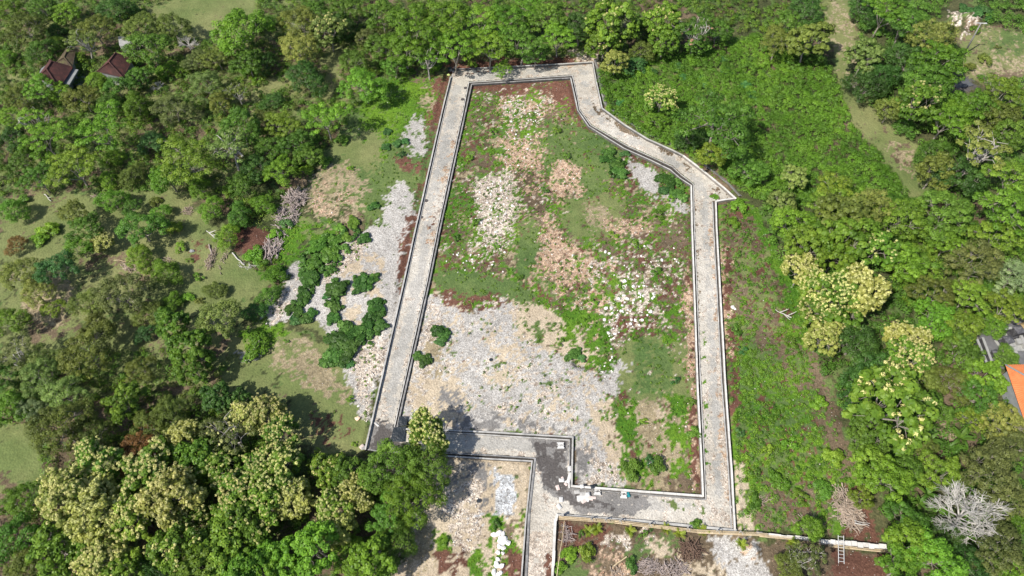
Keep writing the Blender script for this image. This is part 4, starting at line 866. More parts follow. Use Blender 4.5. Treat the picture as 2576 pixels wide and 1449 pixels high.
# ---- bushes standing on their own
B = """120,578,26,bush,bright;98,602,26,bush,bright;390,508,20,bush,olive;435,578,26,bush,yellow;452,622,22,weed,bright;478,655,12,weed,yellow;60,500,20,bush,mid;620,175,20,bush,bright;640,205,16,weed,bright;560,300,22,bush,olive
580,480,24,bush,bright;470,750,18,bush,bright;500,700,20,weed,bright;450,800,22,bush,olive;640,640,26,bush,bright;690,590,22,bush,bright;720,560,20,bush,blue;500,760,16,weed,olive
745,510,14,weed,yellow;850,268,16,weed,mid;880,425,14,weed,bright;770,430,24,bush,bright;820,410,22,bush,mid;860,352,18,bush,mid;880,1005,14,weed,bright;893,1118,12,weed,bright;1010,390,14,weed,blue
645,870,40,bush,bright;690,690,28,bush,bright;720,860,10,weed,bright;1030,180,20,bush,mid;1090,170,22,bush,bright;1185,165,16,bush,bright;1245,1318,16,weed,dark;1118,1362,18,bush,bright
1430,1395,24,bush,bright;1475,1395,28,bush,yellow;1410,1425,20,bush,bright;1585,1420,20,bush,dark;1460,1342,14,weed,mid;1620,1345,16,weed,mid;1640,1330,12,weed,dark;1680,1325,12,weed,bright;1750,1320,16,bush,mid
1590,1180,28,bush,mid;1655,1168,26,bush,mid;1630,1160,18,weed,blue;1618,1060,14,weed,bright;1745,1090,18,bush,mid;1735,1010,16,weed,mid;1700,960,14,weed,blue;1355,1010,8,weed,mid;1345,1165,8,weed,mid
1860,1090,18,weed,blue;1905,1050,16,weed,bright;1880,960,18,bush,mid;1870,880,18,weed,blue;1850,830,20,weed,mid;1900,1190,22,weed,mid;1960,1210,26,bush,bright;1990,1120,24,weed,bright;1900,1260,22,bush,mid;2010,1250,24,weed,yellow;1930,1130,24,weed,yellow
1860,640,14,weed,mid;1990,860,24,weed,mid;2060,1010,26,bush,bright;2100,1150,28,bush,yellow;2070,1230,24,bush,mid;1870,760,14,weed,bright;1840,560,20,bush,bright;1860,520,26,bush,bright
2480,150,20,bush,olive;2440,170,18,bush,olive;2510,120,12,weed,olive;2455,75,18,bush,mid;1425,395,14,weed,mid;1400,330,16,weed,bright;1370,480,12,weed,mid;1240,330,14,weed,bright;1180,400,14,weed,bright;1690,500,14,weed,bright
1660,540,18,weed,mid;1540,590,16,weed,bright;1600,620,16,weed,bright;1650,680,20,weed,mid;1560,720,14,weed,bright;1490,760,16,weed,bright;1410,860,16,weed,mid;1420,730,12,weed,bright;1200,560,16,weed,bright;1250,620,14,weed,bright;1150,600,16,weed,mid;1310,700,12,weed,mid"""
brecs = []
def place_bush(x, y, rp, kind, colr, name, hz=.8):
    s = rp/ppm(x, y, .6)/1.25*rnd.uniform(.85, 1.1); ex_ = rnd.uniform(.75, 1.2); bm_ = BUSH[kind][rnd.randrange(3)]; c = G(x, y, .5*s*hz)
    o = empty(name, (c[0], c[1], max(gz(c[0], c[1])-.05, -.1)), rnd.uniform(0, 6.28), (s*ex_, s/ex_, s*hz))
    link('foliage', bm_['foliage'], LM[colr], o); link('stem', bm_['stem'], M_TWIG, o); return o
def bregion(x, y):
    if x < 330: return 'on the left clearing edge'
    if x < 560: return 'in the left clearing' if y > 470 else 'among trees right of the houses'
    if x < 760: return 'around the brush pile' if y > 380 else 'right of the houses'
    if x < 1130: return 'on the ground left of the left lane' if y > 220 else 'at the top left lane corner'
    if y > 1300 and x < 1330: return 'in the small bottom plot'
    if y > 1300: return 'behind the bamboo rail' if x < 1860 else 'right of the right lane bottom'
    if x < 1790 and y < 600: return 'in the upper half of the plot'
    if x < 1790 and y < 950: return 'in the middle of the plot'
    if x < 1790: return 'in the lower right of the plot'
    if x < 2200: return 'on the weedy strip right of the right lane, '+('upper part' if y < 900 else 'lower part')
    return 'in the clearing by the light pole'
for tok in B.replace('\n', ';').split(';'):
    f = tok.split(','); x, y, rp = float(f[0]), float(f[1]), float(f[2])
    o = place_bush(x, y, rp, f[3], f[4], 'bush'); brecs.append((o, LOOK[f[4]]+(' rounded bush' if f[3] == 'bush' else ' leafy weed'), bregion(x, y), x, y))
label_all(brecs, 'bush', lambda r_: 'bushes '+r_[2])
CA = """830,640,32;790,665,30;870,600,22;800,620,30;845,605,28;780,700,28;765,742,24;730,777,16;752,785,16;915,710,28;935,700,18;905,728,18;850,728,26;825,745,14;840,772,24;838,800,20;945,772,22;952,790,18;930,800,20;958,820,22;925,828,24;895,845,30;870,825,26;855,860,32;885,870,28;840,895,26;825,912,20;868,895,24;855,915,18;770,805,18;785,790,16;745,810,14;738,800,12;890,560,20;915,600,18;940,520,18;855,575,22
1102,835,18;1116,846,18;1106,862,14;1052,897,16;1068,908,18;1553,415,22;1560,435,22;1530,385,18;1520,402,16;1572,388,14;1685,462,22;1702,490,22;1665,450,16;1718,500,14;1672,480,14;880,915,14;1436,895,18;1462,900,14;1450,885,16
1705,170,18;1720,195,18;1760,195,18;1775,210,16;1820,150,16;1825,175,18;1835,190,16;1875,215,18;1890,235,18;1905,255,16;1640,180,16;1595,190,14;1560,255,16;2425,28,20;2450,40,22;2475,25,22;2490,45,18;975,330,14;1000,360,12;1020,355,12;970,370,12"""
crecs = []
def cregion(x, y):
    if x < 1020 and y < 640: return 'at the top of the gravel left of the lane'
    if x < 1020: return 'on the gravel left of the left lane' if y > 690 and x > 810 else 'at the left rim of the gravel by the left lane'
    if x < 1130: return 'on the gravel just right of the left lane'
    if x > 2000: return 'by the white mounds top right'
    if x > 1740 or y < 270: return 'in the thicket right of the top lane'
    return 'inside the plot below the diagonal lane' if y < 600 else 'beside the dark pit'
for tok in CA.replace('\n', ';').split(';'):
    x, y, rp = [float(q) for q in tok.split(',')]
    cc_ = 'mid' if (y < 700 and x < 900) else 'blue' if (y < 280 or rp < 15) else 'dark'
    o = place_bush(x, y, rp*(.9 if cc_ == 'mid' else 1.05), 'castor', cc_, 'castor_plant', .6)
    crecs.append((o, {'mid': 'mid green', 'blue': 'blue-green', 'dark': 'dark green'}[cc_]+' broad-leaved plant', cregion(x, y), x, y))
by = {}
for r_ in crecs: by.setdefault((r_[1], r_[2]), []).append(r_)
for (lk, rg), L in by.items():
    L.sort(key=lambda q: q[3])
    for i, r_ in enumerate(L):
        lab = (f"{lk} {rg}" + ('' if len(L) == 1 else ', '+(ORD+['eleventh from left','twelfth from left','thirteenth from left','fourteenth from left','fifteenth from left','sixteenth from left','seventeenth from left','eighteenth from left','nineteenth from left','twentieth from left','next to rightmost','rightmost','rightmost low one','rightmost top one','rightmost middle one','far rightmost'])[i])).replace(' broad-leaved plant', ' broadleaf').replace('on the gravel left of the left lane','on gravel left of left lane').replace('at the left rim of the gravel by the left lane','at left rim of the gravel').replace('in the thicket right of the top lane','in thicket right of top lane').replace('inside the plot below the diagonal lane','in the plot below diagonal lane').replace('second from the left','second from left').replace(' from the left',' from left')
        tag(r_[0], lab, 'plant', 'broad-leaved plants '+rg)
# ================================================================== ground cover that nobody could count
def cover(name, label, poly_list, dens, rc, per, L, W, hts, colr, avoid=(), cat='undergrowth', seed=1, clsok=None, bump=1.0, lump=3.0):
    r = np.random.default_rng(seed); allp = np.array([p for pl in poly_list for p in [G(*q) for q in pl]]); x0, y0 = allp[:, 0].min(), allp[:, 1].min(); x1, y1 = allp[:, 0].max(), allp[:, 1].max()
    n = int((x1-x0)*(y1-y0)*dens); x = r.uniform(x0, x1, n); y = r.uniform(y0, y1, n); a, b = IMG(x, y)
    ok = np.zeros(n, bool)
    for pl in poly_list: ok |= pip(a, b, pl)
    for pl in avoid: ok &= ~pip(a, b, pl)
    i = np.clip(np.searchsorted(gx, x), 0, nx-1); j = np.clip(np.searchsorted(gy, y), 0, ny-1)
    if clsok: ok &= np.isin(CLSG[i, j], [CI[c] for c in clsok])
    ok &= ~ZMG[i, j]; x, y = x[ok], y[ok]; z = ZG[i[ok], j[ok]]
    h = hts[0]+(hts[1]-hts[0])*np.clip((fbm(x, y, lump, 3, seed)-.3)*2.2, 0, 1)
    cen = np.stack([x, y, z+h*.7], 1); V, F, t = clump_leaves(cen, rc*r.uniform(.7, 1.3, len(cen)), per, L, W, r, flat=.7)
    big = np.repeat(fbm(x, y, 6.0, 3, seed+3), per*4); t = np.clip(t*.6+(big-.5)*1.1+.2, 0, 1)
    o = link(name, mesh_np(name, V, F, tint=t), LM[colr]); tag(o, label, cat, kind='stuff'); return o
THK = [[(1500,190),(1530,150),(1900,90),(2060,120),(2110,220),(2140,320),(2200,380),(2290,440),(2310,520),(2000,520),(1905,505),(1850,470),(1760,405),(1600,345),(1525,280),(1505,220)]]
TRK = [[(2375,180),(2450,180),(2475,235),(2385,245)], ell(2420,55,60,40), ell(2500,150,60,50), band([(2104,-30),(2110,60),(2126,100),(2123,150),(2129,200),(2141,250),(2162,285),(2192,318),(2247,350),(2267,400),(2292,433),(2315,500)],[52,42,32,20,22,22,32,36,52,46,40,34])]
cover('thicket', 'bright green waist-high thicket between diagonal lane and grass track', THK, 2.6, .55, 46, .22, .13, (.3, 1.4), 'bright', avoid=TRK, seed=21)
cover('thicket', 'deeper green growth mixed through the thicket', THK, .7, .55, 46, .24, .15, (.4, 1.5), 'mid', avoid=TRK, seed=22)
RW = [[(1905,505),(2310,500),(2600,300),(2600,800),(2460,830),(2470,930),(2340,930),(2300,1010),(2120,1040),(2040,900),(2010,760),(1930,600)],[(2130,1060),(2300,1010),(2470,1010),(2600,1020),(2600,1460),(2240,1460),(2240,1380),(2210,1300),(2150,1180)],[(2140,-20),(2380,-20),(2400,180),(2600,210),(2600,340),(2330,440),(2200,330),(2150,200)],[(2440,-20),(2600,-20),(2600,90),(2480,70)]]
cover('undergrowth', 'dense green undergrowth between the trees on the right', RW, .75, .8, 60, .28, .18, (.4, 2.6), 'mid', avoid=TRK, seed=23)
cover('undergrowth', 'yellow-green creeper carpet over the right hand woods', [[(2190,560),(2600,560),(2600,800),(2460,820),(2400,780),(2300,800),(2230,740)]], 1.5, .6, 46, .24, .15, (.6, 2.2), 'yellow', seed=24)
PILES = [ell(742,502,34,30), ell(715,548,38,30), ell(680,628,40,32), ell(633,607,50,38), ell(533,655,18,32), ell(700,600,24,24)]
CLEAR = PILES+[[(370,20),(540,-30),(650,-20),(640,60),(560,110),(430,90)],[(720,60),(760,20),(760,110)],[(810,120),(870,120),(850,200),(830,260),(800,250),(830,170)],[(0,520),(60,490),(160,480),(330,490),(480,500),(560,600),(690,700),(670,790),(470,800),(380,770),(390,690),(240,640),(0,660)],[(60,780),(180,770),(190,850),(110,880)],[(-40,1070),(90,1060),(120,1220),(-40,1240)]]
LW = [[(-40,-40),(2100,-40),(2060,110),(1900,80),(1530,140),(1480,150),(1400,140),(1120,160),(1030,170),(930,230),(850,340),(800,410),(760,450),(640,470),(560,500),(480,480),(-40,500)],[(-40,900),(300,880),(600,900),(560,960),(600,1020),(-40,1060)],[(-40,1060),(560,980),(740,1130),(920,1150),(1130,1150),(1070,1240),(1020,1350),(1000,1470),(-40,1470)],[(560,480),(780,480),(690,560),(700,700),(640,700),(600,640)]]
cover('undergrowth', 'mid green undergrowth filling the woods on the left', LW, .50, .62, 46, .26, .16, (.2, 1.5), 'mid', avoid=CLEAR, seed=25)
cover('undergrowth', 'olive scrub scattered through the woods on the left', LW, .30, .62, 46, .22, .12, (.2, 1.5), 'olive', avoid=CLEAR, seed=26)
cover('undergrowth', 'light green saplings and creepers in the left woods', LW, .22, .6, 46, .26, .16, (.3, 1.8), 'bright', avoid=CLEAR, seed=27)
EAST = [[(1815,515),(1870,515),(1950,620),(2010,720),(2040,900),(2090,1060),(2160,1200),(2100,1340),(1855,1325),(1838,1000),(1812,600)]]
cover('weeds', 'bright green creeping weeds on the strip right of the right lane', [[(1850,800),(1960,780),(2035,900),(2085,1060),(2150,1200),(2090,1330),(1860,1320),(1845,1000)]], 1.5, .42, 30, .20, .13, (.0, .35), 'bright', clsok=('lush','green','grass'), seed=31, lump=1.6)
cover('weeds', 'darker creeping weeds in the upper part of the strip right of the lane', EAST, .55, .4, 26, .20, .13, (.0, .35), 'mid', seed=32)
PATCH = [[(760,640),(800,590),(850,585),(890,560),(905,590),(880,640),(850,680),(800,720),(770,770),(735,795),(730,765),(765,740),(755,690)],[(820,715),(850,700),(870,725),(862,780),(850,810),(880,815),(930,840),(965,800),(935,790),(940,755),(975,760),(965,830),(945,865),(890,880),(870,930),(845,895),(815,935),(805,900),(840,850),(825,800),(818,760)],[(885,700),(915,688),(945,700),(930,725),(905,740)],[(1085,830),(1110,815),(1132,835),(1120,860),(1098,868)],[(1040,892),(1060,885),(1090,905),(1080,922),(1055,915)],[(1530,410),(1560,400),(1580,430),(1565,452),(1535,445)],[(1655,440),(1690,440),(1735,490),(1725,515),(1690,500)]]
cover('broadleaf_cover', 'low broad-leaved growth filling in between the dark green plants', PATCH, 1.5, .42, 34, .42, .32, (.1, .6), 'dark', seed=33)
cover('weeds', 'low green weeds on the cleared plots and verges', [[(1120,200),(1850,400),(1900,500),(2040,880),(2160,1200),(2100,1350),(1850,1330),(1400,1240),(1100,1100)],[(780,160),(1130,180),(1060,640),(920,1140),(560,1000),(560,480)],[(1000,1150),(1330,1150),(1320,1460),(1000,1460)],[(1400,1310),(2240,1390),(2240,1460),(1395,1460)],[(0,480),(500,480),(690,700),(600,820),(0,700)]], 2.4, .2, 10, .15, .09, (.0, .22), 'bright', clsok=('lush',), seed=28, cat='weeds')
cover('weeds', 'darker low weeds dotted over the plot', [[(1120,200),(1850,400),(1900,500),(2040,880),(2160,1200),(2100,1350),(1850,1330),(1400,1240),(1100,1100)],[(780,160),(1130,180),(1060,640),(920,1140),(560,1000),(560,480)]], .7, .25, 16, .2, .13, (.0, .3), 'mid', clsok=('lush', 'green', 'litter', 'white', 'orange'), seed=29, cat='weeds')
# ================================================================== buildings
M_TILED = rough_mat('old_dark_roof_tile', (.045,.024,.022), (.080,.038,.034), 1.2, (.15,.055,.045), bump=.5, var=.25)
M_TILEO = rough_mat('orange_roof_tile', (.52,.16,.055), (.66,.23,.09), 1.2, bump=.25, var=.12)
M_MOSS = rough_mat('mossy_roof', (.05,.035,.03), (.10,.075,.05), 1.4, (.15,.16,.06), bump=.6)
M_SLAB = rough_mat('grey_slab', (.17,.18,.18), (.27,.28,.28), 1.5, bump=.2)
M_PLAST = rough_mat('grey_render', (.22,.24,.25), (.33,.35,.36), 1.2, bump=.2)
M_BLACK = rough_mat('black_stone', (.02,.02,.022), (.06,.06,.065), 2.5, (.12,.12,.125), bump=.5)
M_PAVE = rough_mat('court_paving', (.10,.10,.105), (.17,.17,.175), 1.3, bump=.25)
M_STEP = rough_mat('grey_steps', (.26,.26,.25), (.40,.40,.38), 2.0, bump=.25)
def quad_roof(root, A, B, C_, D, name, mat, rows, cols, th=.06):
    """roof slope A-B eave, C-D ridge side (A->D, B->C); courses of tiles as real ribs"""
    A, B, C_, D = map(Vector, (A, B, C_, D)); nrm = (B-A).cross(D-A).normalized(); nrm = nrm if nrm.z > 0 else -nrm
    V = []; F = []
    for i in range(rows):
        for j in range(cols):
            u0, u1 = j/cols, (j+.94)/cols; v0, v1 = i/rows, (i+1.08)/rows; v1 = min(v1, 1)
            def pt(u, v, h): return (A.lerp(B, u)).lerp(D.lerp(C_, u), v)+nrm*h
            j0 = rnd.uniform(-.008, .012); b = len(V)
            um = (u0+u1)/2
            V += [pt(u0, v0, th*.5+j0), pt(um, v0, th*1.25+j0), pt(u1, v0, th*.5+j0), pt(u1, v1, .01+j0), pt(um, v1, th*.7+j0), pt(u0, v1, .01+j0), pt(u0, v0, -.02), pt(u1, v0, -.02)]
            F += [(b, b+1, b+4, b+5), (b+1, b+2, b+3, b+4), (b+6, b+7, b+2, b+1), (b+6, b+1, b)]
    mb = MB(); mb.add(V, F); o = mb.build('roof_tiles', mat, root); tag(o, kind='stuff')
    mb = MB(); t = nrm*-.05; mb.add([A+t, B+t, C_+t, D+t, A+t*3, B+t*3, C_+t*3, D+t*3], [(0,1,2,3), (7,6,5,4), (0,4,5,1), (1,5,6,2), (2,6,7,3), (3,7,4,0)]); mb.build(name, mat, root); return o
def hip_house(name, label, corners, zr, ze, ridge_in, mat, wallmat, rows=12, ridge=True, ridgemat=None):
    P = [Vector(G(x, y, ze)) for x, y in corners]; c = sum(P, Vector())/4; root = empty(name, (c.x, c.y, 0)); tag(root, label, 'house'); P = [p-Vector((c.x, c.y, 0)) for p in P]
    # long axis: P0-P1 and P3-P2 are the long eaves
    m0 = (P[0]+P[3])/2; m1 = (P[1]+P[2])/2; r0 = m0.lerp(m1, ridge_in); r1 = m1.lerp(m0, ridge_in); r0.z = r1.z = zr
    for a, b, cc, d in ((P[0], P[1], r1, r0), (P[2], P[3], r0, r1)): quad_roof(root, a, b, cc, d, 'roof_slope', mat, rows, max(6, int((b-a).length/.32)))
    for a, b, ap in ((P[1], P[2], r1), (P[3], P[0], r0)): quad_roof(root, a, b, ap, ap, 'roof_slope', mat, rows, max(5, int((b-a).length/.36)))
    for a, b in ((P[0], r0), (P[3], r0), (P[1], r1), (P[2], r1), (r0, r1)):
        k = max(4, int((b-a).length/.5))
        for i in range(k):
            mb = MB(); mb.tube([a.lerp(b, i/k)+Vector((0,0,.07)), a.lerp(b, (i+1.05)/k)+Vector((0,0,.09))], [.14, .12], 6); mb.build('ridge_tile', ridgemat or mat, root)
    mb = MB(); q = [p.lerp(Vector((0,0,p.z)), .14) for p in P]; V = [(p.x, p.y, -.3) for p in q]+[(p.x, p.y, ze-.1) for p in q]
    mb.add(V, [(0,1,5,4), (1,2,6,5), (2,3,7,6), (3,0,4,7), (4,5,6,7)]); mb.build('wall', wallmat, root); return root
h1 = hip_house('brick_house', 'old house with dark red mossy tiled hip roof, left of the two', [(93,196),(125,151),(183,170),(150,222)], 5.0, 3.0, .30, M_TILED, M_SLAB)
def slab(root_name, label, pts, z0, z1, mat, cat='roof', parent=None, kind=None):
    P = [Vector(G(x, y, z1)) for x, y in pts]; n = len(P); c = sum(P, Vector())/n; off = Vector((c.x, c.y, 0)); mb = MB()
    V = [(p.x-off.x, p.y-off.y, z0) for p in P]+[(p.x-off.x, p.y-off.y, z1) for p in P]
    mb.add(V, [tuple(range(n))[::-1], tuple(range(n, 2*n))]+[(i, (i+1) % n, n+(i+1) % n, n+i) for i in range(n)])
    me = mb.mesh(root_name); o = link(root_name, me, mat, None, (off.x, off.y, 0)); tag(o, label, cat) if label else None
    return o
s_ = slab('porch_roof', None, [(157,207),(184,173),(197,175),(175,212),(167,213)], 2.3, 2.55, M_SLAB); s_.parent = h1; s_.location = s_.location-h1.location
s_ = slab('gutter', None, [(96,190),(103,173),(124,157),(126,160),(105,178),(99,196)], 2.5, 2.7, M_SLAB); s_.parent = h1; s_.location = s_.location-h1.location
slab('terrace', 'dark terrace floor in shade right of the grey porch roof', [(178,212),(190,190),(214,193),(205,214)], -.3, .35, M_SLAB, 'terrace')
hip_house('shed', 'low ruined outbuilding with dark mossy roof behind the left house', [(141,158),(168,122),(190,130),(182,170)], 3.3, 2.5, .3, M_MOSS, M_SLAB, 8)
hip_house('brick_house', 'dark maroon tiled hip roof house half hidden by trees, right of the two', [(245,180),(288,135),(334,150),(310,195)], 5.0, 3.0, .25, M_TILED, M_SLAB)
slab('low_wall', 'mossy wall top behind the maroon roofed house', [(286,131),(316,133),(334,139),(333,142),(314,138),(286,135)], -.2, 2.4, rough_mat('mossy_wall', (.12,.17,.03), (.22,.30,.06), 2), 'wall')
slab('shed', 'pale flat concrete roof beyond the maroon roofed house', [(297,92),(326,92),(330,118),(300,114)], -.2, 2.4, M_STEP, 'shed')
# orange roofed house
P_ = [(2529,918),(2700,912),(2700,1040),(2572,1016)]
hip_house('orange_roof_house', 'house with bright orange tiled roof at the right edge', [(2529,918),(2660,916),(2710,1062),(2578,1062)], 6.0, 3.6, .34, M_TILEO, M_PLAST, 18, ridgemat=M_SLAB)
# temple court
court = slab('paved_court', 'dark grey paved temple court at the right edge', [(2463,845),(2500,820),(2620,806),(2640,925),(2480,928)], -.3, .25, M_PAVE, 'courtyard')
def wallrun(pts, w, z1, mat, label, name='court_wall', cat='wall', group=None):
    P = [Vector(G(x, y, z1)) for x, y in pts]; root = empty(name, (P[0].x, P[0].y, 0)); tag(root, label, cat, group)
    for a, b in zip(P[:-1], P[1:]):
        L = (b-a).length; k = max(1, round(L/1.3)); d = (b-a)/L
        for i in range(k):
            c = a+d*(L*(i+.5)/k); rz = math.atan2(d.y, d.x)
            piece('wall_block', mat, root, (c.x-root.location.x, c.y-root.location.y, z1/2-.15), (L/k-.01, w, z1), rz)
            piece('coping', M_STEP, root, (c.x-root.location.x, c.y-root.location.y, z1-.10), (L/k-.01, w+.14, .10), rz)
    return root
wallrun([(2459,852),(2487,921)], .22, 1.6, M_BLACK, 'outer dark wall on the left of the temple court')
wallrun([(2473,848),(2502,924)], .22, 1.5, M_BLACK, 'inner dark wall on the left of the temple court')
wallrun([(2529,826),(2574,821),(2640,816)], .25, 2.0, M_BLACK, 'back wall of the temple court with pale coping')
wallrun([(2570,843),(2582,872)], .3, 1.2, M_STEP, 'pale low partition wall inside the temple court near the edge')
def shrine(x, y, h, w, label, roofc):
    c = G(x, y, 0); root = empty('stone_shrine', (c[0], c[1], .25), .25); tag(root, label, 'shrine', 'small shrines in the temple court')
    for nm, z, d, m in (('plinth', .15, w*1.6, M_STEP), ('plinth', .45, w*1.25, M_BLACK)): mb = MB(); mb.box((0,0,z), (d, d, .3), taper=.94); mb.build(nm, m, root)
    mb = MB(); mb.box((0, 0, .6+h*.3), (w*.8, w*.8, h*.6)); mb.box((0, 0, .6+h*.62), (w*1.0, w*1.0, .1)); mb.build('body', M_BLACK, root)
    mb = MB()
    for s in (-1, 1):
        for q in (-1, 1): mb.tube([(s*w*.36, q*w*.36, .6+h*.6), (s*w*.36, q*w*.36, .6+h*.9)], .05, 5)
    mb.build('post', M_BLACK, root)
    mb = MB(); mb.box((0, 0, .6+h*1.05), (w*1.15, w*1.15, h*.35), taper=.15); mb.box((0,0,.6+h*1.27), (.16,.16,.25), taper=.4); mb.build('roof', roofc, root)
M_TH = rough_mat('black_thatch', (.03,.03,.035), (.09,.09,.10), 3, (.16,.16,.17), bump=.6); M_THB = rough_mat('golden_thatch', (.22,.15,.07), (.36,.27,.13), 3, bump=.6)
shrine(2542, 846, 1.7, 1.3, 'small shrine with dark pyramid roof at the back of the temple court', M_TH); shrine(2556, 838, 1.4, 1.2, 'shrine with golden brown thatch near the back wall of the temple court', M_THB)
shrine(2521, 868, 1.2, 1.2, 'low dark roofed shrine in the middle of the temple court', M_TH); shrine(2570, 848, 1.9, 1.1, 'tall narrow dark shrine near the right edge of the court', M_TH); shrine(2490, 898, .9, .8, 'tiny dark shrine beside the left wall of the court', M_TH)
st_root = empty('stone_stair', G(2533, 872, .25)); tag(st_root, 'pale flight of steps in the middle of the temple court', 'stairs')
for i in range(4): mb = MB(); mb.box((i*.06, -i*.55, .55-.14*i), (1.9, .52, .14)); mb.build('step', M_STEP, st_root)
pl_root = empty('stone_plinth', G(2564, 868, .25)); tag(pl_root, 'empty pale stone plinth right of the steps in the temple court', 'plinth'); mb = MB(); mb.box((0,0,.1), (2.0,2.2,.2)); mb.build('base', M_STEP, pl_root); mb = MB(); mb.box((-.1,.3,.5), (1.2,.9,.6)); mb.build('block', M_STEP, pl_root)
o_, _l = place_tree(2540, 902, 20, 'round', 'mid'); tag(o_, 'small round tree growing inside the temple court', 'tree')
slab('asphalt_road', None, [(2396,200),(2410,193),(2425,193),(2450,214),(2432,218),(2406,222)], -.2, .12, rough_mat('asphalt', (.075,.08,.09), (.12,.125,.135), 3, obj=False), kind='structure')['kind'] = 'structure'
# ================================================================== pole, fence, ladder
M_CPOLE = rough_mat('pole_concrete', (.20,.19,.18), (.34,.33,.32), 2.0); M_MET = rough_mat('galvanised', (.45,.45,.44), (.6,.6,.6), 4, rough=.5)
b = Vector(S(3797, 212, 0)); tpt = Vector(S(3862, 92, 8.3)); root = empty('light_pole', b); tag(root, 'tall grey leaning pole with a white crossarm beside the top right clearing', 'pole')
d = tpt-b; mb = MB(); mb.tube([(0,0,-.4), d*.5, d], [.20, .16, .12], 8); mb.build('pole', M_CPOLE, root, smooth=True)
mb = MB(); mb.tube([d+Vector((-.9, .1, .02)), d+Vector((1.15, -.05, .02))], .09, 6); mb.build('crossarm', M_MET, root)
mb = MB(); mb.box(tuple(d+Vector((.95, -.05, .04))), (.5, .22, .12)); mb.build('lamp_head', M_MET, root)
for s_, (ex, ey) in ((-.6, (4100, 330)), (.8, (4100, 250))):
    e = Vector(S(ex, ey, 4))-b; a_ = d+Vector((s_, 0, .1)); mb = MB(); mb.tube([a_.lerp(e, t)+Vector((0,0,-3*math.sin(math.pi*t)*.4)) for t in [i/10 for i in range(11)]], .018, 3); mb.build('wire', M_BLACK, root)
M_BAM = rough_mat('bamboo', (.50,.38,.22), (.70,.58,.40), 2.0, var=.15, bump=.15); M_POST = rough_mat('fence_post_cement', (.26,.25,.24), (.5,.48,.45), 4)
def rail_fence(pts, z, n, label, posts, gap=.13):
    P0 = Vector(S(*pts[0], z)); root = empty('bamboo_fence', (P0.x, P0.y, 0)); tag(root, label, 'fence'); off = Vector((P0.x, P0.y, 0))
    for k in range(n):
        for a, b in zip(pts[:-1], pts[1:]):
            A = Vector(S(*a, z))-off; B = Vector(S(*b, z))-off; L = (B-A).length; m = max(1, round(L/6)); d = (B-A)/L; nn = Vector((-d.y, d.x, 0))
            for i in range(m):
                p = A.lerp(B, i/m)+nn*((k-(n-1)/2)*gap+rnd.uniform(-.03, .03))+Vector((0,0,rnd.uniform(-.04,.04))); q = A.lerp(B, min(1, (i+1.06)/m))+nn*((k-(n-1)/2)*gap+rnd.uniform(-.03, .03))
                mb = MB(); mb.tube([p, p.lerp(q, .5)+Vector((0,0,rnd.uniform(-.05,.03))), q], [.05, .045, .035], 5); mb.build('bamboo_rail', M_BAM, root)
    for (x, y) in posts:
        p = Vector(S(x, y, 0))-off; mb = MB(); mb.box((p.x, p.y, .75), (.12, .12, 1.7)); mb.tube([(p.x, p.y, 1.58), (p.x+.06, p.y-.22, 1.8), (p.x+.12, p.y-.5, 1.82), (p.x+.22, p.y-.52, 1.68)], .045, 5); mb.build('post', M_POST, root)
    return root
rail_fence([(2200,2038),(2420,2053),(2560,2070),(2745,2092),(2990,2104),(3024,2107)], .9, 4, 'row of pale bamboo rails and hooked cement posts below the lane', [(2324,2052),(2380,2055),(2436,2060),(2552,2072),(2700,2088),(2815,2098),(2905,2103)])
rail_fence([(2990,2108),(3130,2122)], .8, 3, 'bamboo rails below the white wall stub', [])
rail_fence([(3262,2147),(3345,2157),(3430,2166),(3507,2172)], .6, 3, 'bamboo poles in front of the thick white rubble wall', [])
r1 = rail_fence([(2221,2050),(2214,2120),(2203,2190),(2190,2290)], .8, 1, 'single long bamboo pole beside the lane leaving the picture', [])
rb = G(2213*RR, 2037*RR, 0); mb = MB(); mb.box((0,0,.75), (.3,.3,1.5)); o = mb.build('corner_post', M_POST, None, loc=(rb[0], rb[1], 0)); tag(o, 'square fence corner post with a blue and green wrap', 'post')
def ladder(a, b, w, n, label):
    A = Vector(a); B = Vector(b); root = empty('ladder', A); tag(root, label, 'ladder'); d = (B-A); s = Vector((-d.y, d.x, 0)).normalized()*w/2
    for q in (-1, 1): mb = MB(); mb.tube([s*q, s*q+d], .045, 5); mb.build('rail', M_MET, root)
    for i in range(n): c = d*((i+.6)/n); mb = MB(); mb.tube([c-s, c+s], .035, 5); mb.build('rung', M_MET, root)
ladder(S(3313, 2219, .3), S(3311, 2108, 1.3), .72, 8, 'metal ladder lying across the white rubble wall')
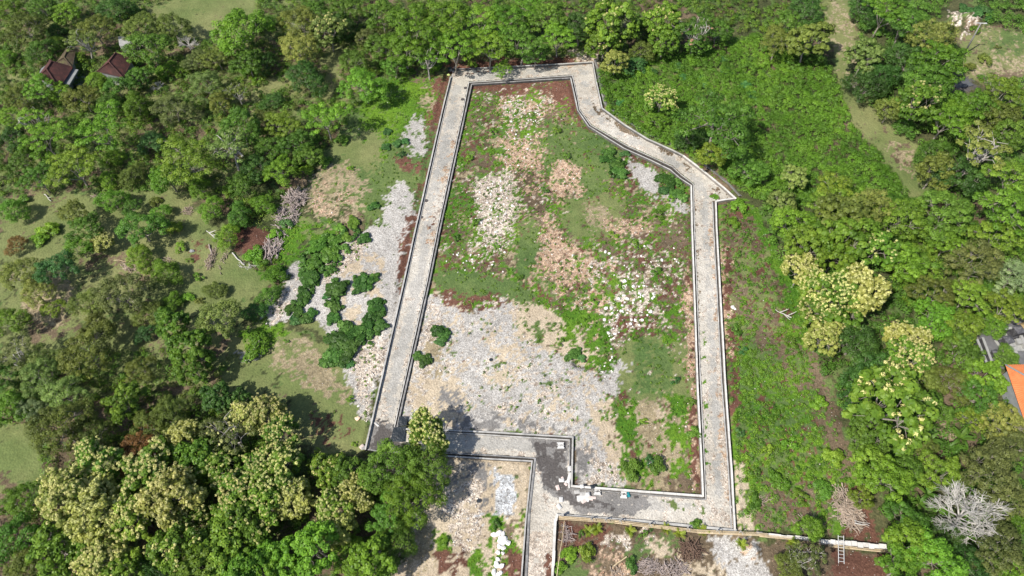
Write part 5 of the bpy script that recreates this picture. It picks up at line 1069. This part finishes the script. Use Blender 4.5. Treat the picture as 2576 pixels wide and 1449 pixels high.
# ================================================================== brush piles and logs
def stick_mesh(seed, L=2.4, rad=.095, forks=2):
    r = np.random.default_rng(seed); mb = MB(); p = [Vector((-L/2, 0, 0))]
    for i in range(5): p.append(p[-1]+Vector((L/5, r.normal()*.17*L/2.4, r.normal()*.07)))
    mb.tube(p, [rad*(1-.12*i) for i in range(6)], 5)
    for _ in range(forks): k = int(r.integers(2, 5)); q = p[k]+Vector((L*.28, r.choice([-1, 1])*L*r.uniform(.12, .28), r.uniform(0, .2))); mb.tube([p[k], (p[k]+q)/2+Vector((0,.05,0)), q], [rad*.6, rad*.5, rad*.3], 4)
    return mb.mesh('branch')
STK = [stick_mesh(50+i) for i in range(6)]
def pile(x, y, rx, ry, n, label, mat, L=1.0, rz=None, h=.7, name='brush_pile', spread=.9):
    c = G(x, y, 0); k = ppm(x, y); root = empty(name, (c[0], c[1], max(gz(c[0], c[1]), -.05))); tag(root, label, 'brush pile', 'piles of cut branches')
    ax, by = rx/k, ry/k*1.25
    mbv = []
    for i in range(n):
        a = rnd.uniform(0, 6.28); q = math.sqrt(rnd.random()); px, py = math.cos(a)*q*ax, math.sin(a)*q*by; th = (rnd.uniform(0, 6.28) if rz is None else rz+rnd.gauss(0, spread*.5))
        link('branch', STK[i % 6], mat, root, (px, py, .1+h*(1-q*q)*rnd.random()), (rnd.uniform(-.6, .6), rnd.uniform(-.25, .35), th), (L*rnd.uniform(.6, 1.2),)*3)
    return root
M_GREYW = rough_mat('dead_grey_wood', (.17,.135,.12), (.34,.28,.255), 3, (.46,.40,.37), var=.2, bump=.4)
pile(742, 500, 26, 20, 95, 'large grey tangle of roots and branches at the wood edge, upper heap', M_GREYW, 1.0, h=1.3); pile(722, 545, 30, 24, 80, 'large grey tangle of roots and branches at the wood edge, lower heap', M_GREYW, .9, h=1.1)
pile(700, 600, 14, 28, 16, 'thin trail of bare branches joining the two brush piles', M_GREYW, 1.1, rz=2.3, h=.4); pile(680, 630, 24, 22, 36, 'pile of curved bare grey branches beside the brown soil circle', M_GREYW, 1.2, rz=1.6, h=.8)
pile(533, 652, 10, 24, 40, 'narrow heap of pale sticks in the left clearing', M_TWIG, .7, rz=1.4, h=.5, spread=.8); pile(328, 672, 20, 8, 30, 'fan of pale sticks below a thin pole in the left clearing', M_TWIG, .8, rz=-.4, h=.4, spread=.7)
pile(421, 656, 9, 8, 14, 'tiny stack of sticks on the left clearing grass', M_TWIG, .5, rz=-.5, spread=.4, h=.3); pile(472, 530, 13, 10, 46, 'small heap of light straw-like twigs in the clearing', M_TWIG, .45, h=.3); pile(250, 496, 24, 6, 18, 'dry branches along the top of the left clearing', M_TWIG, .8, rz=-.1, h=.3)
pile(2118, 1262, 24, 26, 70, 'brown branch heap on bare soil above the white wall, upper part', M_TWIG, 1.0, rz=None, h=1.0); pile(2142, 1305, 26, 22, 60, 'brown branch heap on bare soil above the white wall, lower part', M_TWIG, 1.0, rz=None, h=.9)
pile(1735, 1385, 28, 18, 80, 'dark brown tangle of branches behind the bamboo rail', rough_mat('dark_twigs', (.08,.05,.038), (.19,.125,.09), 3, var=.2), .75, h=.9); pile(1628, 1425, 24, 14, 70, 'heap of grey sticks behind the dark bush at the bottom edge', M_GREYW, .55, rz=.2, h=.5); pile(1692, 1432, 38, 16, 90, 'wide heap of greyish sticks at the bottom edge', M_GREYW, .55, h=.5)
pile(1550, 1445, 14, 8, 16, 'pale sticks near a fallen trunk at the bottom edge', M_TWIG, .6, h=.3); pile(1920, 1260, 22, 10, 12, 'scattered pale twigs on the weeds right of the right lane', M_TWIG, .6, rz=.2, h=.15); pile(1425, 1345, 14, 18, 22, 'thin grey branches in the brown corner behind the fence', M_GREYW, .6, h=.4); pile(2025, 1315, 22, 8, 14, 'few pale branches lying above the white wall stub', M_TWIG, .9, rz=.1, h=.2)
pile(560, 660, 6, 30, 8, 'thin fallen branches right of the narrow stick heap', M_TWIG, .7, rz=1.9, h=.15); pile(622, 668, 20, 8, 12, 'light scraps of wood below the brown soil circle', M_BARKW, .5, rz=-.8, h=.15)
def log(a, b, r0, r1, label, mat, z=.2, name='fallen_log', forks=()):
    A = Vector(G(*a, z)); B = Vector(G(*b, z)); A.z += gz(A.x, A.y); B.z += gz(B.x, B.y); root = empty(name, (A.x, A.y, 0)); tag(root, label, 'log', 'fallen trunks and logs'); off = Vector((A.x, A.y, 0)); A -= off; B -= off
    w = Vector((-(B-A).y, (B-A).x, 0)).normalized(); k = 6; P = [A.lerp(B, i/k)+w*rnd.uniform(-.08, .08)+Vector((0, 0, rnd.uniform(0, .05))) for i in range(k+1)]
    mb = MB(); mb.tube(P, [(r0+(r1-r0)*i/k)*.75 for i in range(k+1)], 7); mb.build('trunk', mat, root)
    for t, ang, L in forks:
        p = A.lerp(B, t); d = (B-A).normalized(); dd = Vector((d.x*math.cos(ang)-d.y*math.sin(ang), d.x*math.sin(ang)+d.y*math.cos(ang), .35)); mb = MB(); mb.tube([p, p+dd*L*.5, p+dd*L+Vector((0,0,.1))], [r1*.7, r1*.5, r1*.25], 5); mb.build('branch', mat, root)
log((526,616), (534,643), .16, .22, 'short thick log pointing down to a stick heap in the clearing', M_GREYW); log((520,581), (548,603), .08, .16, 'bleached forked branch beside a bush near the brown circle', M_BARKW, .9, forks=((.25,.8,1.3),(.55,.7,1.2),(.75,-.6,.8)))
log((584,637), (615,668), .18, .10, 'pale split log on grass below the brown circle', M_BARKW); log((287,655), (361,662), .06, .04, 'thin long pale pole in the left clearing', M_BAM, .5); log((112,488), (128,506), .12, .08, 'dry fallen branch at the top of the left clearing', M_BARKW, forks=((.5,.6,1),))
log((1542,1424), (1576,1401), .14, .10, 'thick pale fallen branch lying diagonally near the bottom edge', M_BAM); log((2150,1316), (2186,1322), .12, .06, 'white forked pole sticking out of the brown heap', M_BARKW, .7); log((2148,1310), (2188,1318), .07, .04, 'second white pole beside the brown heap', M_BARKW, .8)
log((1950,780), (1990,800), .06, .13, 'bleached dead branch reaching over the weedy strip', M_BARKW, .7, forks=((.3,.8,1.3),(.6,-.7,1.4),(.75,.9,1.5))); log((1822,300-2), (1782,309), .09, .05, 'white dead limb on top of the big flat tree', M_BARKW, 6.3, 'dead_limb', forks=((.3,1.2,1.6),(.5,-1.0,1.8),(.1,-.7,1.2)))
log((612,395), (588,372), .30, .13, 'pale forked trunk leaning out of the bare limbed tree', M_BARKW, 1.0, 'dead_limb', forks=((.8,.7,2.0),(.9,-.5,2.4)))
log((2026,725), (2034,745), .10, .08, 'grey stump piece at the edge of the weedy strip', M_GREYW); log((1185,462), (1192,475), .04, .03, 'small twig on the rubble', M_GREYW)
# stone heaps outside plot
# ================================================================== bananas and young palms
M_BAN = leaf_mat('banana_leaf', (.035,.085,.018), (.07,.15,.03), (.12,.22,.05), var=.1); M_PALM = leaf_mat('palm_leaf', (.10,.16,.02), (.19,.26,.035), (.28,.34,.06), var=.1)
def frond(L, W, k=8, pinn=False, sag=.5):
    V = []; F = []
    for i in range(k+1):
        t = i/k; x = L*t*(1-.12*t); z = L*(.55*t-sag*t*t*1.1); w = W*math.sin(math.pi*min(1, .08+t*.92))**.7*.5
        V += [(x, -w, z-.12*w), (x, 0, z), (x, w, z-.12*w)]
    for i in range(k): F += [(3*i, 3*i+1, 3*i+4, 3*i+3), (3*i+1, 3*i+2, 3*i+5, 3*i+4)]
    if pinn:
        V = []; F = []
        for i in range(1, 15):
            t = i/15; x = L*t; z = L*(.6*t-sag*t*t*1.1); l = W*(1-.6*t)
            for s in (-1, 1):
                b = len(V); V += [(x, 0, z), (x+.09, 0, z), (x+l*.55, s*l, z-.25*l)]; F.append((b, b+1, b+2))
        b = len(V); V += [(0, -.02, 0), (0, .02, 0), (L*.5, .02, L*.16), (L*.5, -.02, L*.16)]; F.append((b, b+1, b+2, b+3))
    me = bpy.data.meshes.new('frond'); me.from_pydata(V, [], F); a = me.attributes.new('tint', 'FLOAT', 'POINT'); a.data.foreach_set('value', [0.35+.5*((i*7) % 5)/5 for i in range(len(V))]); return me
BANL = [frond(2.1, .5), frond(1.8, .45, sag=.8)]; PALML = [frond(1.15, .5, pinn=True), frond(.95, .45, pinn=True, sag=.8)]
def banana(x, y, s, label):
    c = G(x, y, 1.6*s); root = empty('banana_plant', (c[0], c[1], 0), rnd.uniform(0, 6), s); tag(root, label, 'banana plant', 'banana plants in the dark gap')
    mb = MB(); mb.tube([(0,0,-.2), (.05,0,1.0), (.08,.02,1.7)], [.14,.12,.08], 7); mb.build('stem', rough_mat('banana_stem', (.12,.15,.05), (.22,.22,.10), 3) if 'banana_stem' not in bpy.data.materials else bpy.data.materials['banana_stem'], root)
    for i in range(8): link('leaf', BANL[i % 2], M_BAN, root, (.07, 0, 1.6), (0, -rnd.uniform(.2, 1.0), i*2.4+rnd.uniform(-.3, .3)))
banana(2335, 1108, 1.1, 'banana plant with upright glossy leaves, left of the dark gap pair'); banana(2415, 1103, 1.15, 'banana plant with long spread leaves, right of the dark gap pair'); banana(2328, 1242, 1.05, 'banana plant above the big white dead tree, left of it'); banana(2300, 1085, .8, 'smaller banana plant under the edge of the large teak'); banana(2312, 1268, .8, 'low banana plant beside the white dead tree')
banana(2335, 928, .9, 'banana plant near the brown patch left of the orange roof')
def palm(x, y, s, label):
    c = G(x, y, .1); root = empty('young_palm', (c[0], c[1], gz(c[0], c[1])), rnd.uniform(0, 6), s); tag(root, label, 'young palm', 'newly planted palms behind the fence')
    mb = MB(); mb.tube([(0,0,-.1), (0,0,.5)], [.13,.08], 7); mb.build('stem', M_TWIG, root)
    for i in range(9): link('frond', PALML[i % 2], M_PALM, root, (0, 0, .5), (0, -rnd.uniform(0, .8), i*2.4+rnd.uniform(-.3, .3)))
for x, y, t in ((1501,1332,'young palm behind the fence, leftmost of the planted row'),(1480,1338,'young palm by the fence corner bushes'),(1584,1338,'young palm on a bare soil patch, second in the planted row'),(1672,1331,'young palm with fresh soil below it left of the branch tangle'),(1768,1337,'young palm on mounded soil near the gravel'),(1863,1371,'young palm beside the orange dug mound'),(1991,1367,'young palm by the pale gravel edge'),(1708,1345,'young palm with pale support sticks')):
    palm(x, y, .85, t)
# ================================================================== things left on the lane
M_BAG = rough_mat('white_sack', (.50,.485,.46), (.66,.65,.63), 4, bump=.2); M_PINKB = rough_mat('pinkish_sack', (.55,.42,.38), (.70,.60,.55), 5, bump=.2); M_TARP = rough_mat('black_sheet', (.018,.022,.028), (.045,.055,.065), 1.2, rough=.45, bump=.5)
M_TEAL = rough_mat('teal_cloth', (.01,.17,.20), (.02,.28,.32), 4); M_BLUE = rough_mat('blue_plastic', (.03,.12,.22), (.05,.20,.33), 4, rough=.5); M_LIME = rough_mat('lime_cloth', (.45,.52,.16), (.58,.64,.25), 4); M_MUD = rough_mat('dark_mortar', (.05,.045,.045), (.12,.11,.105), 6, bump=.8)
def sack(x, y, l, w, h, rz, label, mat=M_BAG, name='sack', z=.17, seed=0):
    c = S(x, y, z); import bmesh
    bm = bmesh.new(); bmesh.ops.create_cube(bm, size=1); bmesh.ops.subdivide_edges(bm, edges=bm.edges[:], cuts=3, use_grid_fill=True); r = np.random.default_rng(seed+int(x))
    for v in bm.verts:
        q = max(abs(v.co.x), abs(v.co.y))*2; v.co.z *= (1-.55*q**3); v.co.x *= 1-.08*(abs(v.co.y)*2)**2; v.co += Vector(r.normal(size=3))*.018; v.co.x *= l; v.co.y *= w; v.co.z *= h
    me = bpy.data.meshes.new(name); bm.to_mesh(me); bm.free(); o = link(name, me, mat, None, (c[0], c[1], z+h*.45), (0, 0, rz)); tag(o, label, name.replace('_', ' ')); return o
sack(2242, 1846, .75, .5, .22, 1.57, 'pale slab-like sack resting on the kerb beside dark mud', name='sack', z=.28)
sack(2211, 1892, .75, .52, .2, .02, 'white sack lying on the dark wet ground', seed=3); sack(2196, 1921, .72, .5, .2, 1.85, 'pink-grey sack on the dark wet ground', M_PINKB, seed=4)
sack(2209, 1968, .72, .52, .2, 1.5, 'white sack nearest the lane turning', seed=5); sack(2201, 1996, .78, .5, .22, 2.2, 'whitish sack on the cream gravel below the others', seed=6)
sack(2241, 1882, 1.6, .45, .12, 1.3, 'crumpled white plastic sheet draped over the kerb', name='plastic_sheet', z=.3, seed=7); sack(2233, 1895, .75, .3, .14, .5, 'small end of white plastic lying by the kerb', name='plastic_sheet', z=.2, seed=17); sack(2228, 1907, .5, .35, .18, 2.3, 'small red and white bag by the kerb', M_PINKB, seed=8); sack(2241, 1913, .6, .25, .2, 1.57, 'short white block leaning on the kerb corner', name='block', z=.28, seed=9)
sack(2291, 1916, .55, .5, .15, .1, 'pale board lying on the thick white wall', name='board', z=.64, seed=10); sack(2214, 1881, .35, .25, .12, .4, 'small pinkish scrap next to the white sack', M_PINKB, 'scrap', seed=11)
for i, (x, y, l, w, rz, m) in enumerate(((2287,1962,1.1,.8,.2,M_BAG),(2308,1962,1.0,.8,-.4,M_BAG),(2301,1970,1.0,.6,.6,M_PINKB),(2322,1961,1.0,.6,-.2,M_PINKB),(2296,1946,.9,.6,.1,M_CEM),(2272,1938,.8,.5,.1,M_CEM),(2335,1960,.8,.35,-.1,M_PINKB))):
    sack(x, y, l, w, .14, rz, ['crumpled white sack at the left of the paper pile','white sack in the middle of the paper pile','pinkish paper at the lower edge of the pile','tan paper sheet right in the pile','grey cardboard at the top of the pile','flattened carton left of the pile','torn strip at the right tip of the pile'][i], m, 'paper_sack', seed=20+i)
sack(2314, 1949, .62, .6, .42, .2, 'round full white sack standing on the paper pile', name='full_sack', z=.25, seed=31)
def tub(x, y, rz, l, w, label, fill=M_MUD):
    c = S(x, y, .17); root = empty('mixing_tub', c, rz); tag(root, label, 'tub', 'mixing tubs on the lane'); mb = MB(); t = .09
    for sx, sy, dx, dy in ((0,1,l,t),(0,-1,l,t),(1,0,t,w),(-1,0,t,w)): mb.box((sx*(l/2-t/2)*1, sy*(w/2-t/2), .14), (dx if sx == 0 else t, dy if sy == 0 else w-2*t-.004, .28))
    mb.build('rim', M_BAG, root); mb = MB(); mb.box((0,0,.12), (l-2*t-.01, w-2*t-.01, .2)); mb.box((.05,.02,.24), (l*.5, w*.5, .14), .3, .6); mb.build('mortar', fill, root)
tub(2351, 1937, -.05, 1.0, .62, 'square white rimmed tub of dark mortar, nearer the paper pile'); tub(2455, 1948, -.1, .95, .68, 'white rimmed tub of dark mortar beside the teal cloth'); tub(2207, 1756, .02, 1.05, .6, 'white rimmed mixing tray on the lane corner under the cement wall', M_CEM)
sack(2473, 1948, .42, .75, .3, .2, 'teal cloth bundle beside a mixing tub', M_TEAL, 'cloth_bundle', seed=40); sack(2332, 1917, .5, .55, .3, .2, 'dark bundle hanging over the thick white wall', M_TARP, 'cloth_bundle', z=.6, seed=41); sack(2333, 1924, .3, .35, .2, .2, 'grey green bag hanging below the dark bundle', M_CEMD, 'bag', z=.5, seed=42)
sack(2505, 1958, .6, .35, .12, .1, 'small dark heap of mud on the lane right of the tubs', M_MUD, 'mud_heap', seed=43)
# bottom left corner of the lane
def sheet(pts, z, label, mat, name='plastic_sheet', cat='sheet', wob=.06):
    P = [Vector(S(x, y, z)) for x, y in pts]; c = sum(P, Vector())/4; n = 10; V = []; F = []
    for i in range(n+1):
        for j in range(n+1):
            u, v = i/n, j/n; p = P[0].lerp(P[1], u).lerp(P[3].lerp(P[2], u), v)-c; V.append((p.x, p.y, z+rnd.uniform(0, wob)+.08*math.sin(u*5)*math.sin(v*4)))
    for i in range(n):
        for j in range(n): F.append((i*(n+1)+j, (i+1)*(n+1)+j, (i+1)*(n+1)+j+1, i*(n+1)+j+1))
    mb = MB(); mb.add(V, F); o = mb.build(name, mat, None, loc=(c.x, c.y, 0)); m = o.modifiers.new('t', 'SOLIDIFY'); m.thickness = .02; tag(o, label, cat)
sheet([(1550,1683),(1600,1678),(1588,1742),(1537,1737)], .50, 'dark blue-grey plastic sheet over the wall end at the lane foot', M_TARP); sheet([(1572,1640),(1600,1640),(1602,1676),(1566,1678)], .66, 'black sheet folded over the cement wall at the lane foot', M_TARP)
mb = MB(); mb.tube([(0,0,0),(0,0,.32)], [.16,.20], 10); o = mb.build('bucket', M_BLUE, None, loc=S(1507,1776,.3)); tag(o, 'small blue bucket at the dark bottom left lane corner', 'bucket')
log((935,1067),(936,1063), .05, .05, 'pale stub beside the dark stain on the left lane', M_BAM, .3); sack(1483, 1672, .9, .25, .14, -.7, 'broken white plank on the left lane above the dark stain', M_BAG, 'plank', seed=50)
sack(1430, 1766, .6, .5, .3, .2, 'grey block against the wall corner at the left lane foot', M_CEM, 'block', z=.05, seed=51); sack(1425, 1760, .7, .5, .3, .8, 'pinkish flat stone by the wall corner at the left lane foot', M_PINKB, 'flat_stone', z=.05, seed=52)
# heap of dark bags at the top left lane corner
g_ = empty('bag_heap', S(1775, 282, .2)); tag(g_, 'heap of black bags and gear on the top left lane corner', 'bag heap')
for i, (dx, dy, s) in enumerate(((0,0,.8),(.5,.5,.75),(-.3,.6,.7),(.6,-.2,.7),(-.35,-.1,.65),(.1,.9,.6),(.8,.9,.55))):
    link('bag', ROCKS[i % 6], M_TARP if i % 3 else rough_mat('grey_bag%s' % ('' if i else ''), (.12,.12,.13), (.25,.25,.26), 4), g_, (dx, dy, .3), (0, 0, i), (s, s, s*.9))
sack(1766, 296, .5, .5, .2, .5, 'lime green cloth at the heap of dark bags', M_LIME, 'cloth_bundle', z=.62, seed=60)
# round manhole covers on the lanes
for i, (x, y, t) in enumerate(((1833,346,'dark round cover high on the left lane, upper of the top pair'),(1822,391,'dark round cover high on the left lane, lower of the top pair'),(1678,790,'dark round cover on the left lane beside the outer kerb'),(1660,855,'dark ring on the left lane below the round cover'),(1933,1416,'small dark tyre lying on the gravel inside the plot'),(1885,1972,'small dark ring on the small bottom plot'))):
    z = .19 if i < 4 else .25; c = S(x, y, z); mb = MB(); mb.tube([(0,0,-.05),(0,0,.03)], [.36 if i < 3 else .28]*2, 16); o = mb.build('drain_cover' if i < 4 else 'tyre', M_MUD if i < 4 else M_TARP, None, loc=c); tag(o, t, 'cover' if i < 4 else 'tyre', 'round covers on the left lane' if i < 4 else None)
